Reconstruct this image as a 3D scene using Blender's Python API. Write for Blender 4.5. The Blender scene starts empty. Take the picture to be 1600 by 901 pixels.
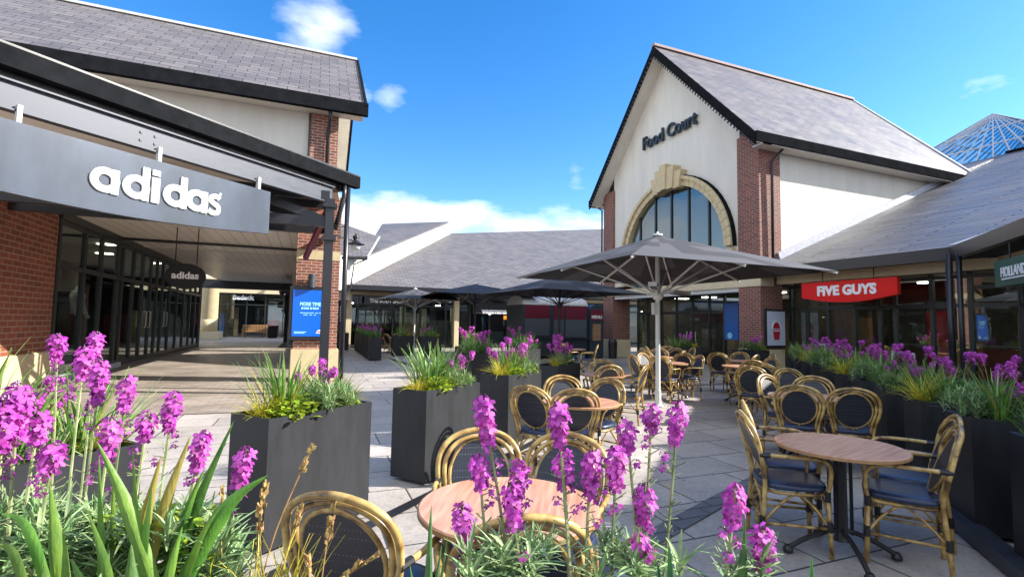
import bpy, bmesh, math, random
from mathutils import Vector, Matrix, noise
random.seed(7)
R = math.radians
S = bpy.context.scene
C = S.collection
PI = math.pi

# ---------------------------------------------------------------- camera
YAW, PITCH, ROLL, EYE, FPX = R(22.0), R(3.9), R(1.0), 1.55, 780.0
F_ = Vector((math.sin(YAW)*math.cos(PITCH), math.cos(YAW)*math.cos(PITCH), math.sin(PITCH)))
r0 = Vector((math.cos(YAW), -math.sin(YAW), 0)); u0 = r0.cross(F_)
R_ = r0*math.cos(ROLL) + u0*math.sin(ROLL); U_ = u0*math.cos(ROLL) - r0*math.sin(ROLL)
cam = bpy.data.objects.new('camera', bpy.data.cameras.new('camera')); C.objects.link(cam)
cam.data.sensor_width = 36; cam.data.lens = 36*FPX/1600; cam.data.clip_start = .05; cam.data.clip_end = 2000
M = Matrix((R_, U_, -F_)).transposed().to_4x4(); M.translation = Vector((0, 0, EYE)); cam.matrix_world = M
S.camera = cam
def at(px, py, depth):
    d = R_*(px-800) + U_*(450.5-py) + F_*FPX
    return Vector((0, 0, EYE)) + d*(depth/FPX)

# ---------------------------------------------------------------- light
SUN_EL, SUN_AZ = R(31), R(110)
w = bpy.data.worlds.new('World'); S.world = w; w.use_nodes = True
nt = w.node_tree; N = nt.nodes; L = nt.links; N.clear()
out = N.new('ShaderNodeOutputWorld'); bg = N.new('ShaderNodeBackground'); bg.inputs[1].default_value = .1
sky = N.new('ShaderNodeTexSky'); sky.sky_type = 'NISHITA'; sky.sun_disc = False
sky.sun_elevation = SUN_EL; sky.sun_rotation = SUN_AZ; sky.air_density = 1.0; sky.dust_density = .25; sky.ozone_density = 2.2
hs = N.new('ShaderNodeHueSaturation'); hs.inputs['Saturation'].default_value = 1.38; hs.inputs['Value'].default_value = 1.0; hs.inputs['Hue'].default_value = .506
L.new(sky.outputs[0], hs.inputs['Color'])
tc = N.new('ShaderNodeTexCoord')
def wn(t, **k):
    n = N.new(t)
    for a, b in k.items(): setattr(n, a, b)
    return n
def wm(op, a, b=None, c=None, clamp=False):
    n = N.new('ShaderNodeMath'); n.operation = op; n.use_clamp = clamp
    for i, v in enumerate((a, b, c)):
        if v is None: continue
        if isinstance(v, (int, float)): n.inputs[i].default_value = v
        else: L.new(v, n.inputs[i])
    return n.outputs[0]
sep = N.new('ShaderNodeSeparateXYZ'); L.new(tc.outputs['Generated'], sep.inputs[0])
mp = N.new('ShaderNodeMapping'); mp.inputs['Scale'].default_value = (1, 1, 2.6); L.new(tc.outputs['Generated'], mp.inputs[0])
nz = wn('ShaderNodeTexNoise'); nz.inputs['Scale'].default_value = 4.2; nz.inputs['Detail'].default_value = 9; nz.inputs['Roughness'].default_value = .58
L.new(mp.outputs[0], nz.inputs['Vector'])
# low bank of cloud round the horizon, thinning with height
bank = wm('MULTIPLY', wm('SUBTRACT', 1.0, wm('DIVIDE', wm('SUBTRACT', sep.outputs[2], .195), .10), clamp=True), 1.0, clamp=True)
# unseen cloud added behind the camera as white fill for the shade
dt = wn('ShaderNodeVectorMath', operation='DOT_PRODUCT'); L.new(tc.outputs['Generated'], dt.inputs[0]); dt.inputs[1].default_value = (.37, .93, 0)
fill_cloud = wm('DIVIDE', wm('SUBTRACT', .30, dt.outputs['Value']), .35, clamp=True)
dens = wm('ADD', wm('ADD', nz.outputs[0], wm('MULTIPLY', bank, .385)), wm('MULTIPLY', fill_cloud, .44))
m1 = wm('MULTIPLY', wm('SUBTRACT', dens, .722), 5.0, clamp=True)
mask = m1
for (d, rad, amp) in (((-.005, .893, .45), .068, .60), ((.118, .908, .403), .035, .40), ((.055, .91, .41), .05, .36), ((.469, .838, .279), .05, .42)):
    vd = wn('ShaderNodeVectorMath', operation='DISTANCE'); L.new(tc.outputs['Generated'], vd.inputs[0]); vd.inputs[1].default_value = d
    blob = wm('SUBTRACT', 1.0, wm('DIVIDE', vd.outputs['Value'], rad*1.7), clamp=True)
    mm = wm('MULTIPLY', wm('SUBTRACT', wm('ADD', wm('MULTIPLY', blob, amp), nz.outputs[0]), .74), 3.4, clamp=True)
    mask = wm('MAXIMUM', mask, mm)
nz2 = wn('ShaderNodeTexNoise'); nz2.inputs['Scale'].default_value = 9; nz2.inputs['Detail'].default_value = 6
L.new(mp.outputs[0], nz2.inputs['Vector'])
cr = wn('ShaderNodeValToRGB'); cr.color_ramp.elements[0].color = (3.2, 3.9, 5.0, 1); cr.color_ramp.elements[1].color = (5.2, 5.4, 5.6, 1)
cr.color_ramp.elements[0].position = .35; cr.color_ramp.elements[1].position = .62
L.new(nz2.outputs[0], cr.inputs[0])
mx = wn('ShaderNodeMix', data_type='RGBA'); L.new(wm('MULTIPLY', mask, .92), mx.inputs[0]); L.new(hs.outputs[0], mx.inputs[6]); L.new(cr.outputs[0], mx.inputs[7])
L.new(mx.outputs[2], bg.inputs[0]); L.new(bg.outputs[0], out.inputs[0])
sl = bpy.data.lights.new('sun', 'SUN'); sl.energy = 3.7; sl.angle = R(.53); sl.color = (1, .95, .87)
so = bpy.data.objects.new('sun', sl); C.objects.link(so)
sd = Vector((math.sin(SUN_AZ)*math.cos(SUN_EL), math.cos(SUN_AZ)*math.cos(SUN_EL), math.sin(SUN_EL)))
so.rotation_euler = sd.to_track_quat('Z', 'Y').to_euler(); so.location = (10, -5, 30)
S.view_settings.view_transform = 'Standard'; S.view_settings.look = 'None'; S.view_settings.gamma = 1
S.view_settings.use_curve_mapping = False; S.view_settings.exposure = 1.62
S.cycles.max_bounces = 10; S.cycles.diffuse_bounces = 6; S.cycles.transparent_max_bounces = 12; S.cycles.caustics_reflective = False; S.cycles.caustics_refractive = False

# ---------------------------------------------------------------- materials
def mat(name, col, rough=.6, metal=0, var=.0, vscale=8, bump=0, bscale=60, spec=.5, coat=0, emit=None, es=0):
    m = bpy.data.materials.new(name); m.use_nodes = True; t = m.node_tree; p = t.nodes['Principled BSDF']
    p.inputs['Base Color'].default_value = (*col, 1); p.inputs['Roughness'].default_value = rough
    p.inputs['Metallic'].default_value = metal; p.inputs['Specular IOR Level'].default_value = spec; p.inputs['Coat Weight'].default_value = coat
    co = t.nodes.new('ShaderNodeTexCoord')
    if var:
        n = t.nodes.new('ShaderNodeTexNoise'); n.inputs['Scale'].default_value = 1; n.inputs['Detail'].default_value = 7; n.inputs['Roughness'].default_value = .68
        mpv = t.nodes.new('ShaderNodeMapping'); mpv.inputs['Scale'].default_value = vscale if isinstance(vscale, tuple) else (vscale,)*3
        t.links.new(co.outputs['Object'], mpv.inputs[0]); t.links.new(mpv.outputs[0], n.inputs['Vector'])
        r = t.nodes.new('ShaderNodeValToRGB'); r.color_ramp.elements[0].position = .3; r.color_ramp.elements[1].position = .72
        r.color_ramp.elements[0].color = (*[c*(1-var) for c in col], 1); r.color_ramp.elements[1].color = (*[min(1, c*(1+var)) for c in col], 1)
        t.links.new(n.outputs[0], r.inputs[0]); t.links.new(r.outputs[0], p.inputs['Base Color'])
        q = t.nodes.new('ShaderNodeMapRange'); q.inputs[3].default_value = max(.02, rough-.12); q.inputs[4].default_value = min(1, rough+.12)
        t.links.new(n.outputs[0], q.inputs[0]); t.links.new(q.outputs[0], p.inputs['Roughness'])
    if bump:
        n = t.nodes.new('ShaderNodeTexNoise'); n.inputs['Scale'].default_value = bscale; n.inputs['Detail'].default_value = 5
        t.links.new(co.outputs['Object'], n.inputs['Vector'])
        b = t.nodes.new('ShaderNodeBump'); b.inputs['Strength'].default_value = bump; b.inputs['Distance'].default_value = .01
        t.links.new(n.outputs[0], b.inputs['Height']); t.links.new(b.outputs[0], p.inputs['Normal'])
    if emit: p.inputs['Emission Color'].default_value = (*emit, 1); p.inputs['Emission Strength'].default_value = es
    return m

def tile(name, c1, c2, mortar, bw, rh, ms, mode, rough=.75, vs=1.0, bump=.5, spec=.4, stain=.25, offset=.5, bias=0., mrough=None, rotz=0):
    """brick/slate/slab pattern in metres. mode 'wall' picks x or y by the face normal; 'x','y' roofs (vs = 1/sin pitch); 'flat' ground"""
    m = bpy.data.materials.new(name); m.use_nodes = True; t = m.node_tree; n_ = t.nodes; l = t.links; p = n_['Principled BSDF']
    g = n_.new('ShaderNodeNewGeometry'); sx = n_.new('ShaderNodeSeparateXYZ'); l.new(g.outputs['Position'], sx.inputs[0])
    cb = n_.new('ShaderNodeCombineXYZ')
    if mode == 'wall':
        sn = n_.new('ShaderNodeSeparateXYZ'); l.new(g.outputs['True Normal'], sn.inputs[0])
        a = n_.new('ShaderNodeMath'); a.operation = 'ABSOLUTE'; l.new(sn.outputs[0], a.inputs[0])
        b = n_.new('ShaderNodeMath'); b.operation = 'GREATER_THAN'; l.new(a.outputs[0], b.inputs[0]); b.inputs[1].default_value = .7
        mx = n_.new('ShaderNodeMix'); l.new(b.outputs[0], mx.inputs[0]); l.new(sx.outputs[0], mx.inputs[2]); l.new(sx.outputs[1], mx.inputs[3])
        l.new(mx.outputs[0], cb.inputs[0]); l.new(sx.outputs[2], cb.inputs[1])
    elif mode == 'flat':
        rt = n_.new('ShaderNodeVectorRotate'); rt.rotation_type = 'Z_AXIS'; rt.inputs['Angle'].default_value = rotz
        l.new(g.outputs['Position'], rt.inputs['Vector']); cb = rt
    else:
        l.new(sx.outputs[0 if mode == 'x' else 1], cb.inputs[0])
        k = n_.new('ShaderNodeMath'); k.operation = 'MULTIPLY'; k.inputs[1].default_value = vs; l.new(sx.outputs[2], k.inputs[0]); l.new(k.outputs[0], cb.inputs[1])
    bt = n_.new('ShaderNodeTexBrick'); l.new(cb.outputs[0], bt.inputs['Vector']); bt.offset = offset
    vo = n_.new('ShaderNodeTexVoronoi'); vo.inputs['Scale'].default_value = 3.1; l.new(g.outputs['Position'], vo.inputs['Vector'])
    gm_ = n_.new('ShaderNodeMapRange'); gm_.inputs[1].default_value = .05; gm_.inputs[2].default_value = .09; gm_.inputs[3].default_value = .72 if mode == 'flat' else 1; gm_.inputs[4].default_value = 1; l.new(vo.outputs['Distance'], gm_.inputs[0])
    bt.inputs['Color1'].default_value = (*c1, 1); bt.inputs['Color2'].default_value = (*c2, 1); bt.inputs['Mortar'].default_value = (*mortar, 1)
    bt.inputs['Scale'].default_value = 1; bt.inputs['Brick Width'].default_value = bw; bt.inputs['Row Height'].default_value = rh; bt.inputs['Mortar Size'].default_value = ms
    bt.inputs['Mortar Smooth'].default_value = .2; bt.inputs['Bias'].default_value = bias
    nz = n_.new('ShaderNodeTexNoise'); nz.inputs['Scale'].default_value = .9; nz.inputs['Detail'].default_value = 8; nz.inputs['Roughness'].default_value = .7; l.new(g.outputs['Position'], nz.inputs['Vector'])
    mr = n_.new('ShaderNodeMapRange'); mr.inputs[1].default_value = .25; mr.inputs[2].default_value = .75; mr.inputs[3].default_value = 1-stain; mr.inputs[4].default_value = 1+stain; l.new(nz.outputs[0], mr.inputs[0])
    n3 = n_.new('ShaderNodeTexNoise'); n3.inputs['Scale'].default_value = 35; n3.inputs['Detail'].default_value = 4; l.new(g.outputs['Position'], n3.inputs['Vector'])
    mr3 = n_.new('ShaderNodeMapRange'); mr3.inputs[1].default_value = .3; mr3.inputs[2].default_value = .7; mr3.inputs[3].default_value = .86; mr3.inputs[4].default_value = 1.14; l.new(n3.outputs[0], mr3.inputs[0])
    mu = n_.new('ShaderNodeMath'); mu.operation = 'MULTIPLY'; l.new(mr.outputs[0], mu.inputs[0]); l.new(mr3.outputs[0], mu.inputs[1])
    vm = n_.new('ShaderNodeVectorMath'); vm.operation = 'SCALE'; l.new(bt.outputs[0], vm.inputs[0]); l.new(mu.outputs[0], vm.inputs['Scale'])
    v2 = n_.new('ShaderNodeVectorMath'); v2.operation = 'SCALE'; l.new(vm.outputs[0], v2.inputs[0]); l.new(gm_.outputs[0], v2.inputs['Scale']); l.new(v2.outputs[0], p.inputs['Base Color']); p.inputs['Specular IOR Level'].default_value = spec
    rr = n_.new('ShaderNodeMapRange'); rr.inputs[1].default_value = .3; rr.inputs[2].default_value = .7; rr.inputs[3].default_value = rough-.14; rr.inputs[4].default_value = min(1, rough+.12); l.new(nz.outputs[0], rr.inputs[0]); l.new(rr.outputs[0], p.inputs['Roughness'])
    sb = n_.new('ShaderNodeMath'); sb.operation = 'MULTIPLY_ADD'; l.new(bt.outputs['Fac'], sb.inputs[0]); sb.inputs[1].default_value = -1; l.new(n3.outputs[0], sb.inputs[2])
    bp = n_.new('ShaderNodeBump'); bp.inputs['Strength'].default_value = bump; bp.inputs['Distance'].default_value = .008; l.new(sb.outputs[0], bp.inputs['Height']); l.new(bp.outputs[0], p.inputs['Normal'])
    return m

def leafmat(name, c1, c2, trans=.35, scale=30, rough=.42, old=None):
    m = bpy.data.materials.new(name); m.use_nodes = True; t = m.node_tree; n_ = t.nodes; l = t.links; p = n_['Principled BSDF']; o = n_['Material Output']
    co = n_.new('ShaderNodeTexCoord'); nz = n_.new('ShaderNodeTexNoise'); nz.inputs['Scale'].default_value = scale; nz.inputs['Detail'].default_value = 3
    l.new(co.outputs['Object'], nz.inputs['Vector'])
    r = n_.new('ShaderNodeValToRGB'); r.color_ramp.elements[0].position = .35; r.color_ramp.elements[1].position = .66
    r.color_ramp.elements[0].color = (*c1, 1); r.color_ramp.elements[1].color = (*c2, 1); l.new(nz.outputs[0], r.inputs[0])
    ge = n_.new('ShaderNodeNewGeometry'); hv = n_.new('ShaderNodeHueSaturation'); ma = n_.new('ShaderNodeMapRange'); ma.inputs[3].default_value = .55; ma.inputs[4].default_value = 1.4; l.new(ge.outputs['Random Per Island'], ma.inputs[0])
    mh = n_.new('ShaderNodeMapRange'); mh.inputs[3].default_value = .475; mh.inputs[4].default_value = .52; wn_ = n_.new('ShaderNodeTexWhiteNoise'); wn_.noise_dimensions = '1D'; l.new(ge.outputs['Random Per Island'], wn_.inputs['W']); l.new(wn_.outputs['Value'], mh.inputs[0])
    l.new(ma.outputs[0], hv.inputs['Value']); l.new(mh.outputs[0], hv.inputs['Hue']); l.new(r.outputs[0], hv.inputs['Color']); r = hv
    if old:
        gt = n_.new('ShaderNodeMath'); gt.operation = 'GREATER_THAN'; gt.inputs[1].default_value = .93; l.new(wn_.outputs['Value'], gt.inputs[0]); mo = n_.new('ShaderNodeMix'); mo.data_type = 'RGBA'; l.new(gt.outputs[0], mo.inputs[0]); l.new(r.outputs[0], mo.inputs[6]); mo.inputs[7].default_value = (*old, 1)
        class _o: outputs = [mo.outputs[2]]
        r = _o
        nb = n_.new('ShaderNodeTexNoise'); nb.inputs['Scale'].default_value = 220; mpb = n_.new('ShaderNodeMapping'); mpb.inputs['Scale'].default_value = (1, 1, .06); l.new(co.outputs['Object'], mpb.inputs[0]); l.new(mpb.outputs[0], nb.inputs['Vector'])
        bb = n_.new('ShaderNodeBump'); bb.inputs['Strength'].default_value = .5; bb.inputs['Distance'].default_value = .002; l.new(nb.outputs[0], bb.inputs['Height']); l.new(bb.outputs[0], p.inputs['Normal'])
    l.new(r.outputs[0], p.inputs['Base Color']); p.inputs['Roughness'].default_value = rough
    tr = n_.new('ShaderNodeBsdfTranslucent'); l.new(r.outputs[0], tr.inputs[0])
    ms = n_.new('ShaderNodeMixShader'); ms.inputs[0].default_value = trans; l.new(p.outputs[0], ms.inputs[1]); l.new(tr.outputs[0], ms.inputs[2]); l.new(ms.outputs[0], o.inputs[0])
    return m

def glassmat(name, tint=(.8, .86, .84), refl=.12, rough=.01):
    m = bpy.data.materials.new(name); m.use_nodes = True; t = m.node_tree; n_ = t.nodes; l = t.links; o = n_['Material Output']; n_.remove(n_['Principled BSDF'])
    tr = n_.new('ShaderNodeBsdfTransparent'); tr.inputs[0].default_value = (*tint, 1)
    gl = n_.new('ShaderNodeBsdfGlossy'); gl.inputs['Roughness'].default_value = rough; gl.inputs[0].default_value = (.9, .95, .95, 1)
    fr = n_.new('ShaderNodeLayerWeight'); fr.inputs[0].default_value = .5; pw = n_.new('ShaderNodeMath'); pw.operation = 'POWER'; pw.inputs[1].default_value = 4.5; l.new(fr.outputs['Facing'], pw.inputs[0])
    mr = n_.new('ShaderNodeMapRange'); mr.inputs[3].default_value = refl; mr.inputs[4].default_value = .9; l.new(pw.outputs[0], mr.inputs[0])
    co = n_.new('ShaderNodeTexCoord'); nz = n_.new('ShaderNodeTexNoise'); nz.inputs['Scale'].default_value = .8; l.new(co.outputs['Object'], nz.inputs['Vector'])
    bp = n_.new('ShaderNodeBump'); bp.inputs['Strength'].default_value = .06; bp.inputs['Distance'].default_value = .03; l.new(nz.outputs[0], bp.inputs['Height']); l.new(bp.outputs[0], gl.inputs['Normal'])
    ms = n_.new('ShaderNodeMixShader'); l.new(mr.outputs[0], ms.inputs[0]); l.new(tr.outputs[0], ms.inputs[1]); l.new(gl.outputs[0], ms.inputs[2]); l.new(ms.outputs[0], o.inputs[0])
    return m

def bamboomat():
    m = bpy.data.materials.new('bamboo'); m.use_nodes = True; t = m.node_tree; n_ = t.nodes; l = t.links; p = n_['Principled BSDF']
    co = n_.new('ShaderNodeTexCoord'); nz = n_.new('ShaderNodeTexNoise'); nz.inputs['Scale'].default_value = 11; nz.inputs['Detail'].default_value = 5; nz.inputs['Distortion'].default_value = .6
    l.new(co.outputs['Object'], nz.inputs['Vector'])
    r = n_.new('ShaderNodeValToRGB'); e = r.color_ramp.elements; e[0].position = .34; e[0].color = (.09, .045, .016, 1); e[1].position = .7; e[1].color = (.62, .44, .15, 1)
    x = e.new(.47); x.color = (.34, .205, .06, 1); l.new(nz.outputs[0], r.inputs[0]); l.new(r.outputs[0], p.inputs['Base Color'])
    p.inputs['Roughness'].default_value = .3; p.inputs['Coat Weight'].default_value = .25
    return m

def weavemat(ca=(.012, .014, .026, 1), cb_=(.16, .17, .2, 1), ro=.38):
    m = bpy.data.materials.new('navy_weave'); m.use_nodes = True; t = m.node_tree; n_ = t.nodes; l = t.links; p = n_['Principled BSDF']
    co = n_.new('ShaderNodeTexCoord'); mp = n_.new('ShaderNodeMapping'); l.new(co.outputs['Object'], mp.inputs[0]); mp.inputs['Scale'].default_value = (1, 1, 1)
    vo = n_.new('ShaderNodeTexVoronoi'); vo.inputs['Scale'].default_value = 62; vo.inputs['Randomness'].default_value = .12; l.new(mp.outputs[0], vo.inputs['Vector'])
    g = n_.new('ShaderNodeMath'); g.operation = 'LESS_THAN'; g.inputs[1].default_value = .17; l.new(vo.outputs[0], g.inputs[0])
    mx = n_.new('ShaderNodeMix'); mx.data_type = 'RGBA'; mx.inputs[6].default_value = ca; mx.inputs[7].default_value = cb_; l.new(g.outputs[0], mx.inputs[0])
    l.new(mx.outputs[2], p.inputs['Base Color'])
    ck = n_.new('ShaderNodeTexChecker'); ck.inputs['Scale'].default_value = 110; l.new(mp.outputs[0], ck.inputs['Vector'])
    bp = n_.new('ShaderNodeBump'); bp.inputs['Strength'].default_value = .6; bp.inputs['Distance'].default_value = .003; l.new(ck.outputs['Fac'], bp.inputs['Height']); l.new(bp.outputs[0], p.inputs['Normal'])
    p.inputs['Roughness'].default_value = ro; p.inputs['Specular IOR Level'].default_value = .6
    return m

def woodtop():
    m = bpy.data.materials.new('table_wood'); m.use_nodes = True; t = m.node_tree; n_ = t.nodes; l = t.links; p = n_['Principled BSDF']
    co = n_.new('ShaderNodeTexCoord'); mp = n_.new('ShaderNodeMapping'); mp.inputs['Scale'].default_value = (2, 26, 2); l.new(co.outputs['Object'], mp.inputs[0])
    nz = n_.new('ShaderNodeTexNoise'); nz.inputs['Scale'].default_value = 1.6; nz.inputs['Detail'].default_value = 7; nz.inputs['Distortion'].default_value = .5; l.new(mp.outputs[0], nz.inputs['Vector'])
    r = n_.new('ShaderNodeValToRGB'); e = r.color_ramp.elements; e[0].position = .3; e[0].color = (.42, .19, .11, 1); e[1].position = .7; e[1].color = (.66, .37, .24, 1)
    l.new(nz.outputs[0], r.inputs[0]); l.new(r.outputs[0], p.inputs['Base Color']); p.inputs['Roughness'].default_value = .33
    return m

MT = dict(
 brick=tile('red_brick', (.30, .095, .055), (.17, .055, .036), (.40, .31, .25), .225, .075, .011, 'wall', stain=.18),
 brick_big=tile('red_brick_near', (.30, .085, .045), (.20, .06, .034), (.36, .22, .15), .34, .118, .014, 'wall', stain=.18),
 brick_dark=tile('dark_brick', (.24, .075, .05), (.13, .045, .034), (.33, .23, .19), .225, .075, .011, 'wall', stain=.2),
 slate_x=tile('roof_slate', (.175, .158, .157), (.12, .108, .11), (.04, .035, .035), .5, .21, .011, 'x', rough=.5, vs=1.39, bump=.7, stain=.12),
 slate_y=tile('roof_slate_low', (.19, .18, .19), (.13, .125, .135), (.03, .03, .033), 2.6, .2, .028, 'y', rough=.45, vs=2.7, bump=.8, stain=.15),
 slate_b=tile('roof_slate_back', (.165, .155, .16), (.12, .112, .118), (.06, .055, .06), .45, .25, .02, 'x', rough=.6, vs=2.4, bump=.5, stain=.14),
 slab=tile('paving_slab', (.43, .385, .35), (.34, .305, .28), (.06, .06, .06), .9, .6, .009, 'flat', rough=.55, bump=.35, stain=.3, offset=.37, rotz=0),
 sett=tile('sett_band', (.17, .17, .18), (.12, .12, .13), (.03, .03, .03), .3, .15, .008, 'flat', rough=.55, bump=.4),
 plankpave=tile('brown_paving', (.41, .345, .29), (.30, .25, .21), (.11, .09, .075), .3, .1, .006, 'flat', rough=.42, bump=.3, stain=.4),
 render=mat('cream_render', (.69, .65, .57), .85, var=.09, vscale=(1.6, 1.6, .35), bump=.3, bscale=40),
 stone=mat('cast_stone', (.58, .47, .28), .8, var=.12, vscale=5, bump=.25),
 stone_p=mat('pale_stone', (.62, .52, .34), .8, var=.1, vscale=5, bump=.2),
 black=mat('black_paint', (.018, .018, .022), .35, var=.25, vscale=20, spec=.5),
 frame=mat('dark_window_frame', (.022, .026, .026), .4),
 fascia=mat('dark_fascia', (.014, .015, .017), .85, spec=.0, var=.3, vscale=4),
 steel=mat('painted_steel', (.045, .052, .07), .45, metal=.15, var=.35, vscale=(3, 3, 14)),
 signmetal=mat('brushed_sign_metal', (.024, .036, .058), .34, metal=.25, var=.4, vscale=(1.2, 1.2, .5)),
 planter=mat('dark_metal_planter', (.022, .023, .026), .5, spec=.3, var=.35, vscale=(5, 5, 1.2), bump=.05, bscale=120),
 soil=mat('soil', (.03, .02, .013), .95, var=.4, vscale=40, bump=.8),
 white=mat('white_letters', (.85, .85, .85), .4),
 whitepaint=mat('white_pole_paint', (.72, .72, .68), .35, var=.06, vscale=10),
 lead=mat('lead_flashing', (.42, .44, .5), .5, var=.25, vscale=14, bump=.5, bscale=12),
 verge=mat('pale_verge', (.6, .6, .58), .6, var=.1),
 ridge=mat('terracotta_ridge', (.30, .21, .19), .7, var=.2),
 soffit=mat('soffit_board', (.66, .6, .52), .45, var=.06, vscale=3),
 ceil=None,
 under_shade=mat('umbrella_underside_shade', (.03, .03, .038), .9), umb=mat('umbrella_canvas', (.068, .068, .078), .85, var=.1, vscale=4, bump=.15, bscale=8),  # darker canvas for parasol undersides, their shade painted into the colour
 umb_dark=mat('umbrella_canvas_dark', (.03, .035, .055), .85, var=.1, vscale=4),
 castiron=mat('black_cast_iron', (.014, .014, .016), .4, spec=.5),
 red=mat('red_sign', (.72, .01, .008), .45, spec=.25), green=mat('green_sign', (.008, .09, .065), .35),
 bluep=mat('blue_poster', (.0, .13, .72), .3), bluep2=mat('blue_door_poster', (.03, .14, .5), .4),
 whitep=mat('pale_poster', (.55, .6, .74), .3), cup=mat('poster_red', (.45, .01, .03), .4), cyan=mat('poster_pale_text', (.35, .78, .9), .4),
 maroon=mat('kiosk_maroon', (.14, .012, .03), .4), kgrey=mat('kiosk_shutter', (.085, .1, .125), .5, var=.1), kdark=mat('kiosk_panel', (.03, .042, .058), .45),
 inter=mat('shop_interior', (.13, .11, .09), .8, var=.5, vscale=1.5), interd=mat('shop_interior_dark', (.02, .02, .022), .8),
 warm=mat('shop_display_wood', (.32, .19, .1), .6, var=.3), pink=mat('display_red', (.32, .01, .06), .5), cream=mat('display_cream', (.6, .5, .3), .6),
 lamp=mat('ceiling_lamp', (.9, .9, .8), .5, emit=(1, .9, .7), es=9), orange=mat('orange_lamp', (.9, .3, .02), .5, emit=(1, .22, .02), es=.8),
 teak=mat('bench_wood', (.36, .2, .09), .5, var=.25, vscale=15), bamboo=bamboomat(), weave=weavemat(), seatweave_skysheen=weavemat((.02, .033, .08, 1), (.09, .13, .24, 1), .32), wood=woodtop(),  # seat copy of the weave is bluer, sky reflection put into its colour
 glass=glassmat('shop_glass', refl=.12), glass_b=glassmat('far_shop_glass', refl=.07), blind=mat('window_blind', (.17, .23, .25), .7, var=.12, vscale=(1, .6, .4)), glass_sky=glassmat('arched_window_glass', (.6, .66, .66), .14), glass_roof=glassmat('roof_glass', (.42, .66, .8), .2),
 strap=leafmat('strap_leaf', (.085, .21, .03), (.20, .38, .05), .3, 12, .5, (.42, .34, .08)), strapb=leafmat('strap_leaf_light', (.15, .30, .07), (.30, .46, .13), .35, 18),
 darkleaf=leafmat('dark_green_leaf', (.045, .13, .04), (.10, .24, .06), .25, 20, .45), silver=leafmat('silver_green_leaf', (.15, .27, .09), (.35, .47, .22), .2, 30, .6),
 yellow=leafmat('yellow_grass', (.42, .36, .03), (.72, .66, .08), .35, 25), lime=leafmat('lime_leaf', (.20, .32, .02), (.42, .52, .05), .35, 18),
 petal=leafmat('purple_petal', (.40, .025, .35), (.72, .15, .60), .4, 60, .55), petald=leafmat('dark_purple_bud', (.07, .008, .06), (.17, .02, .13), .1, 90),
 stem=leafmat('flower_stem', (.20, .26, .10), (.36, .40, .20), .1, 30, .6), straw=leafmat('dry_straw', (.36, .22, .07), (.6, .42, .16), .25, 40, .7),
 jacket=mat('pale_jacket', (.62, .67, .7), .7), trouser=mat('dark_trousers', (.02, .02, .03), .8),
)
def boardmat():
    m = bpy.data.materials.new('ceiling_boards'); m.use_nodes = True; t = m.node_tree; n_ = t.nodes; l = t.links; p = n_['Principled BSDF']
    g = n_.new('ShaderNodeNewGeometry'); sx = n_.new('ShaderNodeSeparateXYZ'); l.new(g.outputs['Position'], sx.inputs[0])
    f = n_.new('ShaderNodeMath'); f.operation = 'FRACT'; k = n_.new('ShaderNodeMath'); k.operation = 'MULTIPLY'; k.inputs[1].default_value = 3.2; l.new(sx.outputs[0], k.inputs[0]); l.new(k.outputs[0], f.inputs[0])
    q = n_.new('ShaderNodeMath'); q.operation = 'GREATER_THAN'; q.inputs[1].default_value = .05; l.new(f.outputs[0], q.inputs[0])
    mx = n_.new('ShaderNodeMix'); mx.data_type = 'RGBA'; mx.inputs[6].default_value = (.2, .17, .15, 1); mx.inputs[7].default_value = (.78, .72, .64, 1); l.new(q.outputs[0], mx.inputs[0]); l.new(mx.outputs[2], p.inputs['Base Color'])
    p.inputs['Roughness'].default_value = .35
    return m
MT['ceil'] = boardmat()

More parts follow.
